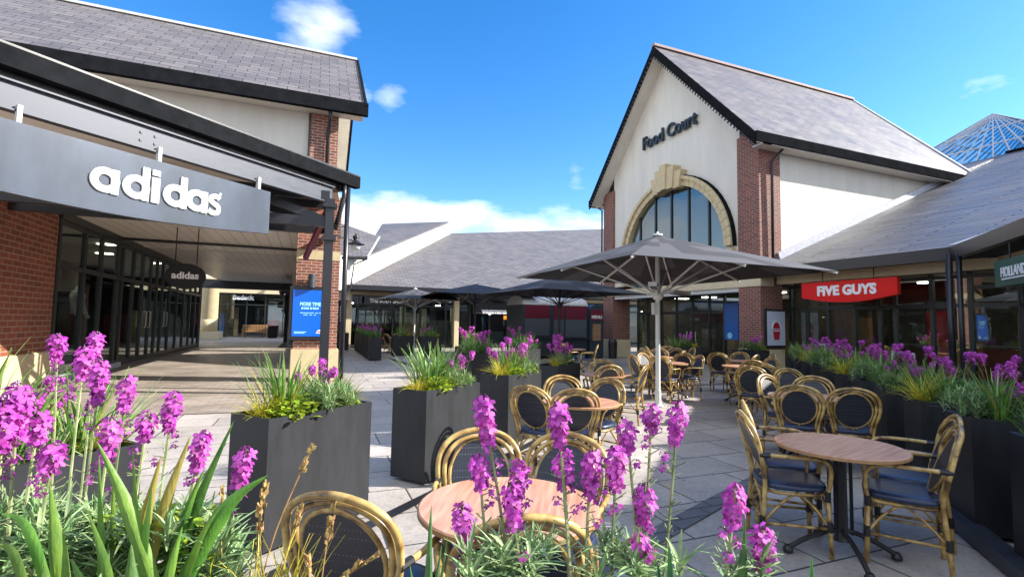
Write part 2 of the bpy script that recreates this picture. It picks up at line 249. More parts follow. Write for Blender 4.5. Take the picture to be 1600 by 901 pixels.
# ---------------------------------------------------------------- mesh helpers
class MB:
    def __init__(s): s.v = []; s.f = []; s.smooth = False
    def add(s, vs, fs):
        o = len(s.v); s.v += [tuple(v) for v in vs]; s.f += [tuple(i+o for i in f) for f in fs]; return s
    def box(s, x0, x1, y0, y1, z0, z1):
        return s.add([(x, y, z) for z in (z0, z1) for y in (y0, y1) for x in (x0, x1)], [(0, 2, 3, 1), (4, 5, 7, 6), (0, 1, 5, 4), (2, 6, 7, 3), (0, 4, 6, 2), (1, 3, 7, 5)])
    def obox(s, c, ax, ay, az):   # oriented box: centre and half vectors
        c, ax, ay, az = map(Vector, (c, ax, ay, az))
        return s.add([c+ax*i+ay*j+az*k for k in (-1, 1) for j in (-1, 1) for i in (-1, 1)], [(0, 2, 3, 1), (4, 5, 7, 6), (0, 1, 5, 4), (2, 6, 7, 3), (0, 4, 6, 2), (1, 3, 7, 5)])
    def bar(s, a, b, w, h, up=(0, 0, 1)):
        a, b = Vector(a), Vector(b); d = (b-a); l = d.length/2; d.normalize(); r = d.cross(Vector(up)).normalized(); u = r.cross(d)
        return s.obox((a+b)/2, d*l, r*w/2, u*h/2)
    def poly(s, pts, thick=None):   # polygon, optionally extruded by a vector
        n = len(pts)
        if thick is None: return s.add(pts, [tuple(range(n))])
        t = Vector(thick); a = [Vector(p) for p in pts]
        return s.add(a+[p+t for p in a], [tuple(range(n)), tuple(range(2*n-1, n-1, -1))]+[(i, i+n, (i+1) % n+n, (i+1) % n) for i in range(n)])
    def tube(s, pts, r, n=8, closed=False, cap=True):
        pts = [Vector(p) for p in pts]; m = len(pts); base = len(s.v); prev = None
        for i, p in enumerate(pts):
            if closed: d = pts[(i+1) % m]-pts[i-1]
            else: d = pts[min(i+1, m-1)]-pts[max(i-1, 0)]
            d.normalize()
            if prev is None:
                a = Vector((0, 0, 1)) if abs(d.z) < .9 else Vector((1, 0, 0)); x = d.cross(a).normalized()
            else: x = (prev-d*prev.dot(d)).normalized()
            prev = x; y = d.cross(x); rr = r[i] if isinstance(r, (list, tuple)) else r
            s.v += [tuple(p+(x*math.cos(2*PI*k/n)+y*math.sin(2*PI*k/n))*rr) for k in range(n)]
        for i in range(m if closed else m-1):
            j = (i+1) % m
            s.f += [(base+i*n+k, base+i*n+(k+1) % n, base+j*n+(k+1) % n, base+j*n+k) for k in range(n)]
        if cap and not closed: s.f += [tuple(base+k for k in range(n))[::-1], tuple(base+(m-1)*n+k for k in range(n))]
        return s
    def lathe(s, prof, c=(0, 0, 0), n=16, a0=0, sx=1, sy=1):
        base = len(s.v); m = len(prof)
        for r, z in prof: s.v += [(c[0]+math.cos(a0+2*PI*k/n)*r*sx, c[1]+math.sin(a0+2*PI*k/n)*r*sy, c[2]+z) for k in range(n)]
        for i in range(m-1): s.f += [(base+i*n+k, base+i*n+(k+1) % n, base+(i+1)*n+(k+1) % n, base+(i+1)*n+k) for k in range(n)]
        s.f += [tuple(base+k for k in range(n))[::-1], tuple(base+(m-1)*n+k for k in range(n))]
        return s
    def build(s, name, m, parent=None, smooth=None, bevel=0, mats=None, world=True):
        me = bpy.data.meshes.new(name); o = bpy.data.objects.new(name, me)
        off = Vector((0, 0, 0))
        if parent and world:
            q = parent
            while q: off += q.location; q = q.parent
        me.from_pydata([tuple(Vector(v)-off) for v in s.v], [], s.f); me.update()
        bm = bmesh.new(); bm.from_mesh(me); bmesh.ops.recalc_face_normals(bm, faces=bm.faces)
        if bevel: bmesh.ops.bevel(bm, geom=list(bm.edges), offset=bevel, segments=2, affect='EDGES', clamp_overlap=True)
        bm.to_mesh(me); bm.free()
        me.materials.append(MT[m] if isinstance(m, str) else m)
        if s.smooth if smooth is None else smooth:
            for p in me.polygons: p.use_smooth = True
        C.objects.link(o)
        if parent: o.parent = parent
        return o
def tag(o, label=None, cat=None, group=None, kind=None):
    if label: o['label'] = label
    if cat: o['category'] = cat
    if group: o['group'] = group
    if kind: o['kind'] = kind
    return o
def thing(name, label, cat, loc=(0, 0, 0), rz=0, group=None):
    o = bpy.data.objects.new(name, None); C.objects.link(o); o.location = loc; o.rotation_euler = (0, 0, rz); o.empty_display_size = .2
    return tag(o, label, cat, group)
def copy_tree(o, parent=None):
    c = o.copy(); C.objects.link(c)
    if parent: c.parent = parent
    for ch in o.children: copy_tree(ch, c)
    return c
def dup(o, loc, rz, label, group=None):
    c = copy_tree(o); c.location = loc; c.rotation_euler = (0, 0, rz); c['label'] = label
    if group: c['group'] = group
    return c
def B(x0, x1, y0, y1, z0, z1): return MB().box(x0, x1, y0, y1, z0, z1)
def arc(cx, cy, rx, ry, a0, a1, n): return [(cx+rx*math.cos(a0+(a1-a0)*i/n), cy+ry*math.sin(a0+(a1-a0)*i/n)) for i in range(n+1)]
def smoothpath(p, n=4):
    p = [Vector(q) for q in p]; o = []
    for i in range(len(p)-1):
        a, b, c, d = p[max(i-1, 0)], p[i], p[i+1], p[min(i+2, len(p)-1)]
        for k in range(n):
            t = k/n; o.append(.5*((2*b)+(c-a)*t+(2*a-5*b+4*c-d)*t*t+(3*b-a-3*c+d)*t**3))
    return o+[p[-1]]
def text(s, size, origin, right, up, m, parent, name='lettering', ext=.01, bold=0, align='CENTER', sx=1.0, shear=0):
    cu = bpy.data.curves.new(name, 'FONT'); cu.body = s; cu.size = size; cu.extrude = ext; cu.offset = bold; cu.align_x = align; cu.resolution_u = 3; cu.shear = shear
    t = bpy.data.objects.new('tmp', cu); C.objects.link(t); dg = bpy.context.evaluated_depsgraph_get(); dg.update()
    me = bpy.data.meshes.new_from_object(t.evaluated_get(dg)); C.objects.unlink(t); bpy.data.objects.remove(t)
    right, up = Vector(right).normalized(), Vector(up).normalized(); nn = right.cross(up); off = Vector((0, 0, 0)); q = parent
    while q: off += q.location; q = q.parent
    o_ = Vector(origin)-off
    for v in me.vertices: x, y, z = v.co; v.co = o_+right*x*sx+up*y+nn*z
    me.materials.clear(); me.materials.append(MT[m]); me.name = name
    o = bpy.data.objects.new(name, me); C.objects.link(o); o.parent = parent
    return o

# ---------------------------------------------------------------- ground
def struct(o): o['kind'] = 'structure'; return o
g = struct(MB().poly([(-300, -300, -.012), (300, -300, -.012), (300, 300, -.012), (-300, 300, -.012)]).build('ground', 'slab'))
struct(MB().poly([(-9, 9.9, .0), (1.0, 9.3, .0), (.9, 37.2, .0), (-9, 37.2, .0)]).build('covered_walk', 'plankpave'))
struct(MB().poly([(1.3, 2.75, .0), (4.6, 4.1, .0), (4.7, 3.95, 0), (1.4, 2.6, 0)]).poly([(6, 10.4, 0), (13, 10.4, 0), (13, 10.6, 0), (6, 10.6, 0)]).build('paving_band', 'sett'))
def strip(pts, wd, h=.0):
    m = MB()
    for a, b in zip(pts, pts[1:]):
        a, b = Vector(a), Vector(b); d = (b-a).normalized(); n = Vector((-d.y, d.x, 0))*wd/2
        m.poly([a-n, b-n, b+n, a+n])
    return m
dr = strip([(-2.5, 1.25, .004), (.36, 3.9, .004), (3.6, 6.75, .004), (3.35, 18.2, .004), (2.95, 22.5, .004)], .11).build('drain_channel', 'castiron')
tag(dr, 'narrow dark slotted drain running along the left planters across the paving', 'drain')
struct(MB().bar((3.2, .75, .05), (11.2, 8.95, .05), .14, .1).build('kerb', 'steel'))

# ---------------------------------------------------------------- food court hall
XG, Y0, Y1, ZE, ZR = 13.36, 11.76, 20.97, 7.85, 12.8
YM = (Y0+Y1)/2
fc = thing('food_court_hall', 'tall gabled hall with cream front, arched window and raised Food Court lettering', 'building', (XG, YM, 0))
def arch_wall():
    # gable wall with an arched opening, as a strip of quads between arch and outline
    yc, rw, zb, zs = 16.1, 2.92, 3.3, 4.3
    pts = [(yc+rw*math.cos(a), zs+2.85*math.sin(a)) for a in [PI*i/28 for i in range(29)]]
    m = MB()
    def top(y): return ZE+.1+(ZR-ZE-.15)*(1-abs(y-YM)/((Y1-Y0)/2))
    # side pieces
    ya, yb = yc+rw, yc-rw
    def slab(p): m.poly([(XG+.05, y, z) for y, z in p], (.35, 0, 0))
    slab([(Y0+.85, zb), (yb, zb), (yb, top(yb)), (Y0+.85, top(Y0+.85))]); slab([(ya, zb), (Y1-.75, zb), (Y1-.75, top(Y1-.75)), (ya, top(ya))])
    for i in range(28):
        (y1, z1), (y2, z2) = pts[i], pts[i+1]
        if y2 < YM < y1: slab([(y1, z1), (YM, (z1+z2)/2), (YM, top(YM)), (y1, top(y1))]); slab([(YM, (z1+z2)/2), (y2, z2), (y2, top(y2)), (YM, top(YM))])
        else: slab([(y1, z1), (y2, z2), (y2, top(y2)), (y1, top(y1))])
    return m
arch_wall().build('gable_wall', 'render', fc)
B(XG+.9, 27, Y0+.06, Y0+.4, 3.1, ZE+.1).build('side_wall', 'render', fc)
B(XG+.9, 27, Y1-.4, Y1, 3.1, ZE+.1).build('side_wall', 'render', fc)
B(26.7, 27, Y0+.4, Y1-.4, 3.1, ZE+.1).build('rear_wall', 'render', fc)
# piers with stone plinth
for (ya, yb) in ((Y0, Y0+.88), (Y1-.84, Y1)):
    m = MB().box(XG-.05, XG+.9, ya, yb, .84, ZE+.1)
    p = m.build('corner_pier', 'brick_dark', fc)
    B(XG-.09, XG+.94, ya-.04, yb+.04, 0, .84).build('plinth', 'stone_p', p, bevel=.02)
# inner arch trim: two concentric stone rings, keystone
m = MB(); nA = 30
for (ri, ro, x0) in ((2.9, 3.14, -.12), (3.14, 3.28, -.2)):
    for i in range(nA):
        a, b = PI*i/nA, PI*(i+1)/nA-.006
        q = [(16.1+r*math.cos(t), 4.3+(r-.1)*math.sin(t)) for r, t in ((ri, a), (ro, a), (ro, b), (ri, b))]
        m.poly([(XG+x0, y, z) for y, z in q], (.3, 0, 0))
for s_ in (-1, 1): m.box(XG-.14, XG+.15, 16.1+s_*3.09-.17, 16.1+s_*3.09+.17, 3.3, 4.22)
m.build('arch_surround', 'stone', fc)
m = MB()
for i in range(nA):
    a, b = PI*i/nA, PI*(i+1)/nA
    m.poly([(XG-.12, 16.1+q*math.cos(t), 4.3+(q-.1)*math.sin(t)) for q, t in ((3.282, a), (3.32, a), (3.32, b), (3.282, b))], (.18, 0, 0))
m.build('arch_capping', 'fascia', fc)
m = MB()
for dy, h0, h1, xx in ((.0, 6.98, 8.0, -.42), (.32, 6.97, 7.86, -.34), (-.32, 6.97, 7.86, -.34), (.62, 6.93, 7.6, -.27), (-.62, 6.93, 7.6, -.27)):
    m.poly([(XG+xx, 16.1+dy-.16, h0), (XG+xx, 16.1+dy+.16, h0), (XG+xx, 16.1+dy*1.18+.19, h1), (XG+xx, 16.1+dy*1.18-.19, h1)], (.45, 0, 0))
m.build('keystone', 'stone', fc)
wd = MB()
for yy in (-2.05, -1.0, 0, 1.0, 2.05): wd.box(XG+.02, XG+.12, 16.1+yy-.035, 16.1+yy+.035, 3.3, 4.28+math.sqrt(max(0, 1-(yy/2.92)**2))*2.83)
wd.box(XG+.0, XG+.1, 13.1, 19.1, 3.3, 3.4)
wo = wd.build('arched_window', 'frame', fc)
m = MB(); m.poly([(XG+.07, 16.1+2.92*math.cos(a), 4.3+2.85*math.sin(a)) for a in [PI*i/28 for i in range(29)]]+[(XG+.07, 13.18, 3.3), (XG+.07, 19.02, 3.3)]); m.build('pane', 'glass_sky', wo)
B(XG+.45, XG+.5, 13, 19.3, 3.2, 7.3).build('blind', 'blind', wo)
# stone band and beam over the ground floor arcade
B(XG-.08, XG+.5, Y0-.03, Y1-.2, 2.86, 3.14).build('stone_band', 'stone_p', fc)
B(XG+.0, XG+.42, Y0+.9, Y1-.9, 2.72, 2.86).build('band_beam', 'verge', fc)
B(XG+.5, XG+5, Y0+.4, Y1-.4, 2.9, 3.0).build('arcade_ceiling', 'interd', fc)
# roof
EX, RX = XG-.62, 25.0
def roofslab(a, b, c, d, th=.14): return MB().poly([a, b, c, d], (0, 0, -th))
oy = .42; ez = 7.66; rz = 13.06
# ridge end hips down to the right
roofslab((EX, Y0-oy, ez), (25.0, Y0-oy, ez), (RX, YM, rz), (EX, YM, rz)).build('roof_slope', 'slate_x', fc)
roofslab((EX, Y1+oy, ez), (25.0, Y1+oy, ez), (RX, YM, rz), (EX, YM, rz)).build('roof_slope', 'slate_x', fc)
MB().poly([(24.8, Y0, 7.7), (24.8, Y1, 7.7), (24.8, YM, rz-.15)], (-.2, 0, 0)).build('rear_gable', 'render', fc)
m = MB().bar((EX-.02, YM, rz+.04), (RX, YM, rz+.04), .22, .1); m.build('ridge_tiles', 'ridge', fc)
m = MB().bar((RX, YM, rz+.02), (25.0, Y0-oy, ez+.05), .16, .07); m.build('verge_tiles', 'lead', fc)
m = MB()
for s_, yy in ((-1, Y0-oy), (1, Y1+oy)):
    m.poly([(EX-.03, yy, ez-.02), (EX-.03, YM, rz-.0), (EX-.03, YM, rz-.42), (EX-.03, yy, ez-.42)], (.05, 0, 0))
m.build('barge_board', 'fascia', fc)
m = MB()
for s_, yy in ((-1, Y0-oy), (1, Y1+oy)):
    m.poly([(EX+.02, yy, ez-.3), (EX+.02, YM, rz-.3), (XG+.06, YM, rz-.3), (XG+.06, yy, ez-.3)], (0, 0, -.04))
m.build('soffit', 'render', fc)
for yy, s_ in ((Y0-oy, -1), (Y1+oy, 1)):
    MB().box(EX-.02, 25.8, yy-.06, yy+.06, ez-.3, ez+.02).build('gutter', 'fascia', fc)
    MB().box(EX+.3, 25.8, min(yy, yy-s_*oy), max(yy, yy-s_*oy), ez-.34, ez-.3).build('eave_soffit', 'soffit', fc)
m = MB().tube([(XG+.72, Y0-.3, ez-.3), (XG+.42, Y0-.1, ez-.75), (XG+.42, Y0-.08, 3.3)], .045, 8); m.build('downpipe', 'black', fc, smooth=True)
m = MB().tube([(XG-.2, Y1+.35, ez-.3), (XG-.12, Y1+.05, ez-.5), (XG-.12, Y1+.05, 3.3)], .04, 8); m.build('downpipe', 'black', fc, smooth=True)
# festoon bulbs under the barge board
fb0 = None
for i in range(40):
    t = (i+.5)/40
    for yy in (Y0-oy, Y1+oy):
        if fb0 is None: fb0 = MB().lathe([(.0, -.05), (.035, -.02), (.03, .03), (0, .05)], (0, 0, 0), 6).build('festoon_bulb', 'steel', fc, world=False); q = fb0
        else: q = fb0.copy(); C.objects.link(q); q.parent = fc
        q.location = Vector((EX-.05, yy+(YM-yy)*t, ez-.46+(rz-ez)*t))-fc.location
text('Food Court', .76, (XG-.06, 16.18, 9.2), (0, -1, 0), (0, 0, 1), 'frame', fc, 'lettering', .05, .014, sx=.9)
# ground floor entrance, set back
ent = thing('food_court_entrance', 'dark glazed entrance screen set back under the stone band of the hall', 'entrance', (15, YM, 0))
m = MB()
for y in (12.9, 14.15, 14.95, 15.75, 16.7, 17.7, 18.7, 19.7, 20.5): m.box(14.97, 15.07, y-.04, y+.04, 0, 2.86)
for z in (.06, 2.1, 2.8): m.box(14.98, 15.06, 12.4, 20.5, z-.05, z+.05)
m.build('frame', 'frame', ent)
B(15.01, 15.03, 12.4, 20.5, 0, 2.86).build('pane', 'glass', ent)
for y in (16.45, 16.95): MB().tube([(14.93, y, .9), (14.9, y, .95), (14.9, y, 1.25), (14.93, y, 1.3)], .015, 6).build('handle', 'verge', ent)
B(15.1, 21, 11.9, 20.7, 0, .02).build('floor', 'interd', ent); B(20.9, 21, 11.9, 20.7, 0, 2.9).build('back_wall', 'inter', ent); B(15.1, 20.9, 20.6, 20.7, 0, 2.9).build('room_wall', 'inter', ent); B(15.1, 20.9, 11.9, 12.0, 0, 2.9).build('room_wall', 'inter', ent)
for y, z0, z1, mm in ((13.6, .2, 2.2, 'inter'), (15.2, .3, 1.9, 'warm'), (17.5, .2, 2.3, 'warm'), (18.9, .3, 1.4, 'inter')): B(17.8, 18.3, y-.35, y+.35, z0, z1).build('display', mm, ent)
for x, y in ((16, 13.5), (17, 15.5), (16.5, 17.5), (16.5, 19.3)): B(x, x+.6, y, y+.3, 2.84, 2.86).build('ceiling_lamp', 'lamp', ent)
po = thing('door_poster', 'blue poster with a pale round badge on the hall entrance door', 'poster', (14.9, 14.6, 1.2)); B(14.9, 14.94, 14.22, 14.9, .62, 2.02).build('panel', 'bluep2', po)
MB().lathe([(.0, 0), (.12, 0), (.12, .01), (0, .01)], (0, 0, 0), 20).build('badge', 'cyan', po, world=False).rotation_euler = (0, -PI/2, 0); po.children[-1].location = (-.0, -.03, .42)

# bucket poster on the pier side
pf = thing('bucket_poster', 'framed pale poster of a red bucket on the right brick pier', 'poster', (XG+.45, Y0-.06, 1.7))
B(XG+.02, XG+.93, Y0-.1, Y0-.055, .9, 2.12).build('frame', 'black', pf, bevel=.01)
B(XG+.09, XG+.86, Y0-.115, Y0-.102, .97, 2.05).build('panel', 'whitep', pf)
cx = XG+.475; yy = Y0-.12
MB().poly([(cx-.11, yy, 1.15), (cx+.11, yy, 1.15), (cx+.16, yy, 1.48), (cx-.16, yy, 1.48)], (0, -.006, 0)).poly([(cx+.15*math.cos(a), yy, 1.51+.19*math.sin(a)) for a in [PI*i/14 for i in range(15)]], (0, -.006, 0)).build('bucket_print', 'cup', pf)
MB().tube([(cx+.19*math.cos(a), yy-.005, 1.5+.25*math.sin(a)) for a in [PI*i/16 for i in range(17)]], .012, 6).box(cx-.14, cx+.14, yy-.012, yy-.007, 1.42, 1.45).build('bucket_handle_print', 'white', pf)

# ---------------------------------------------------------------- right shop range
ZEv = 3.42
rs = thing('right_shop_range', 'low slate-roofed shop range joining the hall, with deep dark eaves', 'building', (15, 9, 0))
XR = 13.3; K = .4
dE = Vector((-.735, -.678, 0)); dN = Vector((.678, -.735, 0)); CE = Vector((XR, 6.6, ZEv))
# main slope and the diagonal slope meeting in a valley
zr = 9.3; xr = XR+(zr-ZEv)/K
vt = CE+Vector((1, -.443, 0))*(xr-XR); vt.z = zr
FE = CE+dE*16
fr = FE+dN*((zr-ZEv)/K); fr.z = zr
roofslab((XR, Y0+.02, ZEv), tuple(CE), tuple(vt), (xr, Y0+.02, zr)).build('roof_slope', 'slate_y', rs)
roofslab(tuple(CE), tuple(FE), tuple(fr), tuple(vt)).build('roof_slope', 'slate_y', rs)
roofslab((xr, Y0+.02, zr), tuple(vt), (xr+9, vt.y, zr-3), (xr+9, 30, zr-3)).build('roof_rear_slope', 'slate_y', rs)
roofslab((xr, Y0+.02, zr), (xr, 24, zr), (22.5, 24, 7.3), (22.5, Y0+.02, 7.3)).build('roof_slope', 'slate_y', rs)
MB().bar((xr-.02, Y0, zr+.05), tuple(vt+Vector((0, 0, .05))), .2, .08).build('ridge_tiles', 'fascia', rs)
MB().bar((XR+.8, Y0-.03, ZEv+.4), (23.4, Y0-.03, 7.55), .07, .3).build('flashing', 'lead', rs)
MB().bar(tuple(CE+Vector((0, 0, .02))), tuple(vt), .2, .05).build('valley_lining', 'lead', rs)
# eaves: gutter, fascia, underside
m = MB().box(XR-.1, XR+.05, 6.5, Y0-.05, ZEv-.3, ZEv-.02); a = CE+Vector((0, 0, -.16)); m.bar(tuple(a), tuple(a+dE*16), .16, .28)
m.build('gutter', 'black', rs)
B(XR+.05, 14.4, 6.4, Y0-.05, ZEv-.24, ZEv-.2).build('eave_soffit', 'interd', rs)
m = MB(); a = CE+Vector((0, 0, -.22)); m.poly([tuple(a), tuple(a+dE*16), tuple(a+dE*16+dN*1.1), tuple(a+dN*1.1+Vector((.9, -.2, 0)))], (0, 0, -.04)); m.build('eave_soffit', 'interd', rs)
m = MB().box(13.95, 14.2, 6.2, Y0-.06, 2.93, 3.2); m.build('stone_band', 'stone_p', rs)
b0 = Vector((14.0, 6.0, 3.06)); m = MB().bar(tuple(b0), tuple(b0+dE*14), .25, .28); m.build('stone_band', 'stone_p', rs)
for (x, y, r_) in ((12.95, 6.5, .065), (12.88, 6.28, .05)):
    MB().tube([(x, y, 0), (x, y, ZEv-.2)], r_, 10).build('post', 'black', rs, smooth=True)
# glazing
def glazing(parent, a, b, z0, z1, mull, trans, gm='glass', fw=.045):
    a, b = Vector(a), Vector(b); d = (b-a).normalized(); n = Vector((-d.y, d.x, 0)); m = MB()
    for t in mull: p = a+(b-a)*t; m.obox(p+Vector((0, 0, (z0+z1)/2)), d*fw, n*.05, Vector((0, 0, (z1-z0)/2)))
    for z in trans: m.obox((a+b)/2+Vector((0, 0, z)), (b-a)/2, n*.042, Vector((0, 0, fw)))
    fr_ = m.build('shopfront_frame', 'frame', parent)
    m = MB(); c = (a+b)/2+Vector((0, 0, (z0+z1)/2)); m.obox(c, (b-a)/2, n*.006, Vector((0, 0, (z1-z0)/2))); m.build('pane', gm, fr_)
    return fr_
glazing(rs, (14.6, Y0-.05, 0), (14.6, 6.0, 0), .25, 2.95, [0, .1, .22, .36, .48, .55, .7, .84, 1], [.3, 2.15, 2.85])
q0 = Vector((14.6, 6.0, 0)); q1 = q0+dE*13
glazing(rs, tuple(q0), tuple(q1), .25, 2.95, [i/10 for i in range(11)], [.3, 2.15, 2.85])
MB().box(14.5, 14.62, 6.0, Y0-.05, 0, .25).build('plinth', 'brick_dark', rs)
m = MB().bar(tuple(q0+Vector((0, 0, .125))), tuple(q1+Vector((0, 0, .125))), .12, .25); m.build('plinth', 'brick_dark', rs)
# rooms behind
m = MB().poly([(14.7, Y0-.1, .02), (14.7, 6, .02), tuple(q1+Vector((0, 0, .02))), tuple(q1+dN*6+Vector((0, 0, .02))), (20, 3, .02), (20, Y0-.1, .02)]); m.build('shop_floor', 'inter', rs)
m = MB().poly([(14.7, Y0-.1, 3.0), (14.7, 6, 3.0), tuple(q1+Vector((0, 0, 3.))), tuple(q1+dN*6+Vector((0, 0, 3.))), (20, 3, 3.), (20, Y0-.1, 3.)]); m.build('shop_ceiling', 'interd', rs)
m = MB().box(19.9, 20, 3, Y0, 0, 3.); m.bar(tuple(q1+dN*6+Vector((0, 0, 1.5))), (20, 3, 1.5), .1, 3.0); m.box(14.7, 20, Y0-.12, Y0-.06, 0, 3.); m.build('back_wall', 'inter', rs)
for (x, y, z0, z1, wdt, mm) in ((16.2, 10.6, 0, 1.9, .45, 'warm'), (16.0, 9.9, 0, 1.0, .5, 'display_cream'), (17, 8.9, 0, 2.1, .5, 'pinkd'), (16.4, 8.0, 0, 1.2, .6, 'warm'), (17.4, 7.0, 0, 2.0, .5, 'warm'), (15.8, 4.6, 0, 1.4, .6, 'warm')):
    mm = {'display_cream': 'cream', 'pinkd': 'cup'}.get(mm, mm); B(x, x+.3, y-wdt/2, y+wdt/2, z0+.02, z1).build('display', mm, rs)
for x, y in ((16, 10.5), (17, 9.2), (16, 8), (17, 6.8), (15.5, 4.5), (14, 3)): MB().lathe([(0, 0), (.14, 0), (.14, .03), (0, .03)], (x, y, 2.94), 12).build('ceiling_lamp', 'lamp', rs)

# red sign
s1 = thing('red_shop_sign', 'long red curved-bottom shop sign hanging under the eaves, lettered FIVE GUYS', 'sign', (13.6, 9.2, 2.3))
ya, yb, zt, zb = 10.52, 7.9, 2.86, 2.42
pts = [(13.55, ya, zt), (13.55, ya, zb)]+[(13.55, ya+(yb-ya)*i/12, zb-.16*math.sin(PI*i/12)) for i in range(1, 12)]+[(13.55, yb, zb), (13.55, yb, zt)]
MB().poly(pts, (.14, 0, 0)).build('panel', 'red', s1, bevel=.008)
text('FIVE GUYS', .36, (13.545, (ya+yb)/2, 2.48), (0, -1, 0), (0, 0, 1), 'white', s1, 'lettering', .012, .018, sx=.98)
for y in (8.5, 9.9): MB().tube([(13.62, y, zt), (13.62, y, 3.2)], .015, 6).build('hanger', 'black', s1)
# green sign on the diagonal
s2 = thing('green_shop_sign', 'dark green shop sign with pale HOLLAND & BARRETT letters at the right edge', 'sign', (11.5, 4.9, 2.5))
g0 = Vector((11.70, 5.12, 2.58)); g1 = g0+dE*3.2
MB().obox((g0+g1)/2, (g1-g0)/2, dN*.05, Vector((0, 0, .24))).build('panel', 'green', s2, bevel=.008)
text('HOLLAND & BARRETT', .24, g0+dE*.28-dN*.06+Vector((0, 0, -.07)), dE, (0, 0, 1), 'white', s2, 'lettering', .006, .006, align='LEFT', sx=.8)
MB().obox(g0+dE*1.5-dN*.055+Vector((0, 0, -.11)), dE*1.2, dN*.006, Vector((0, 0, .012))).build('underline', 'white', s2)
for t in (.5, 2.6): MB().tube([tuple(g0+dE*t+Vector((0, 0, .2))), tuple(g0+dE*t+Vector((0, 0, .65)))], .015, 6).build('hanger', 'black', s2)

# glass pyramid roof behind
gp = thing('glass_pyramid', 'pale blue glazed pyramid rooflight rising behind the slate roofs', 'rooflight', (33, 13, 8))
ap = Vector((33.5, 13.6, 13.1)); base = [Vector(p) for p in ((27.5, 20, 8.2), (27.5, 7.6, 8.2), (39.5, 7.6, 8.2), (39.5, 20, 8.2))]
ap = Vector((31.2, 13.55, 12.35)); apb = Vector((35, 13.55, 12.35))
faces = [(base[0], base[1], ap, ap), (base[1], base[2], apb, ap), (base[2], base[3], apb, apb), (base[3], base[0], ap, apb)]
m = MB(); mb = MB()
for a, b, c, d in faces:
    m.poly([a, b, c, d] if (c-d).length > .01 else [a, b, c])
    for i in range(0, 15):
        t = i/14; mb.bar(a+(b-a)*t, d+(c-d)*t, .055, .06)
    for i in range(0, 4):
        t = i/4; mb.bar(a+(d-a)*t, b+(c-b)*t, .05, .06)
m.build('pane', 'glass_roof', gp); mb.build('glazing_bars', 'lead', gp)

# ---------------------------------------------------------------- back range
bk = thing('back_shop_range', 'long low shop range at the back with broad slate roof over dark shopfronts', 'building', (10, 30, 0))
z0 = 3.42
roofslab((1.99, 27.9, z0), (32, 27.9, z0), (30.2, 47.2, z0+8.7), (10.6, 39.9, z0+5.4)).build('roof_slope', 'slate_b', bk)
m = MB().box(1.8, 32, 27.8, 27.95, z0-.26, z0-.0); m.build('gutter', 'black', bk)
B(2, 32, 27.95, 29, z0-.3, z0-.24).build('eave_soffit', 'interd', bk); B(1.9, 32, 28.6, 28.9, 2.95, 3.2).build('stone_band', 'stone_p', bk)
glazing(bk, (-1.0, 29, 0), (24, 29, 0), .1, 3.0, [0, .06, .10, .14, .19, .24, .28, .34, .4, .45, .5, .56, .62, .7, .8, .9, 1], [.12, 2.4, 2.95], 'glass_b')
m = MB().box(-1.5, 32, 35.5, 35.7, 0, 3.2).box(-1.5, 32, 29.2, 35.5, 3.1, 3.2).box(-1.5, 32, 29.1, 35.5, 0, .02); m.build('interior', 'interd', bk)
for x0, x1, zz0, zz1, mm in ((2.9, 4.1, .1, 2.2, 'maroon'), (3.7, 3.95, .3, 2.1, 'cup'), (5.0, 5.3, .1, 2.4, 'cream'), (5.35, 6.1, .1, 2.0, 'warm'), (6.2, 6.55, .3, 2.3, 'cream'), (6.6, 8.0, .2, 1.6, 'inter'), (8.1, 8.4, .1, 2.5, 'cream'), (8.7, 9.2, .2, 2.3, 'inter'), (9.5, 9.6, .1, 2.5, 'maroon')):
    B(x0, x1, 29.9, 30.2, zz0, zz1).build('display', mm, bk)
for x in (2.2, 4.4, 7.4, 11.7): MB().lathe([(0, 0), (.16, 0), (.16, .05), (0, .05)], (x, 30.6, 2.5), 10).build('ceiling_lamp', 'lamp', bk)
for x, z in ((12.0, 1.75), (12.35, 1.7), (12.7, 1.72), (13.1, 1.7)): B(x, x+.18, 31, 31.1, z, z+.25).build('glowing_lamp', 'orange', bk)
for x in (2.0, 8.1, 14.5): B(x-.14, x+.14, 28.7, 28.98, 0, 3.0).build('column', 'stone_p', bk)
# raised gable wall and roofs to its left
gb = thing('back_gable_house', 'pale gable house with raking wall and hipped slate roof behind the lamp', 'building', (2, 32, 0))
m = MB().poly([(-.6, 26.9, 2.7), (1.99, 28.0, 3.2), (2.05, 28.05, 3.3), (10.6, 39.9, 8.85), (9.99, 39.05, 9.3), (2.96, 29.33, 5.0), (1.8, 28.0, 4.95), (-.6, 26.9, 4.95)], (-.25, .15, 0)); m.build('wall', 'render', gb)
B(-.9, 2.0, 28.3, 28.6, 2.6, 5.2).build('wall', 'render', gb)
MB().poly([(2.8, 29.0, 5.05), (10.1, 38.8, 9.45), (5.2, 41.5, 9.3), (3.9, 34.2, 7.2)], (0, 0, .12)).build('roof_slope', 'slate_b', gb)
MB().poly([(2.74, 27.75, 4.86), (.3, 28.0, 4.9), (-1.2, 28.4, 5.0), (-1.2, 31.5, 6.95), (1.2, 31.3, 7.3), (3.62, 30.2, 6.4)], (0, 0, .1)).build('roof_slope', 'slate_b', gb)
MB().bar((2.05, 28.0, 3.5), (10.3, 39.5, 9.0), .1, .06).bar((2.86, 29.15, 5.05), (10.1, 39.1, 9.45), .14, .1).bar((2.78, 27.7, 4.95), (3.66, 30.2, 6.48), .08, .06).build('verge', 'verge', gb)
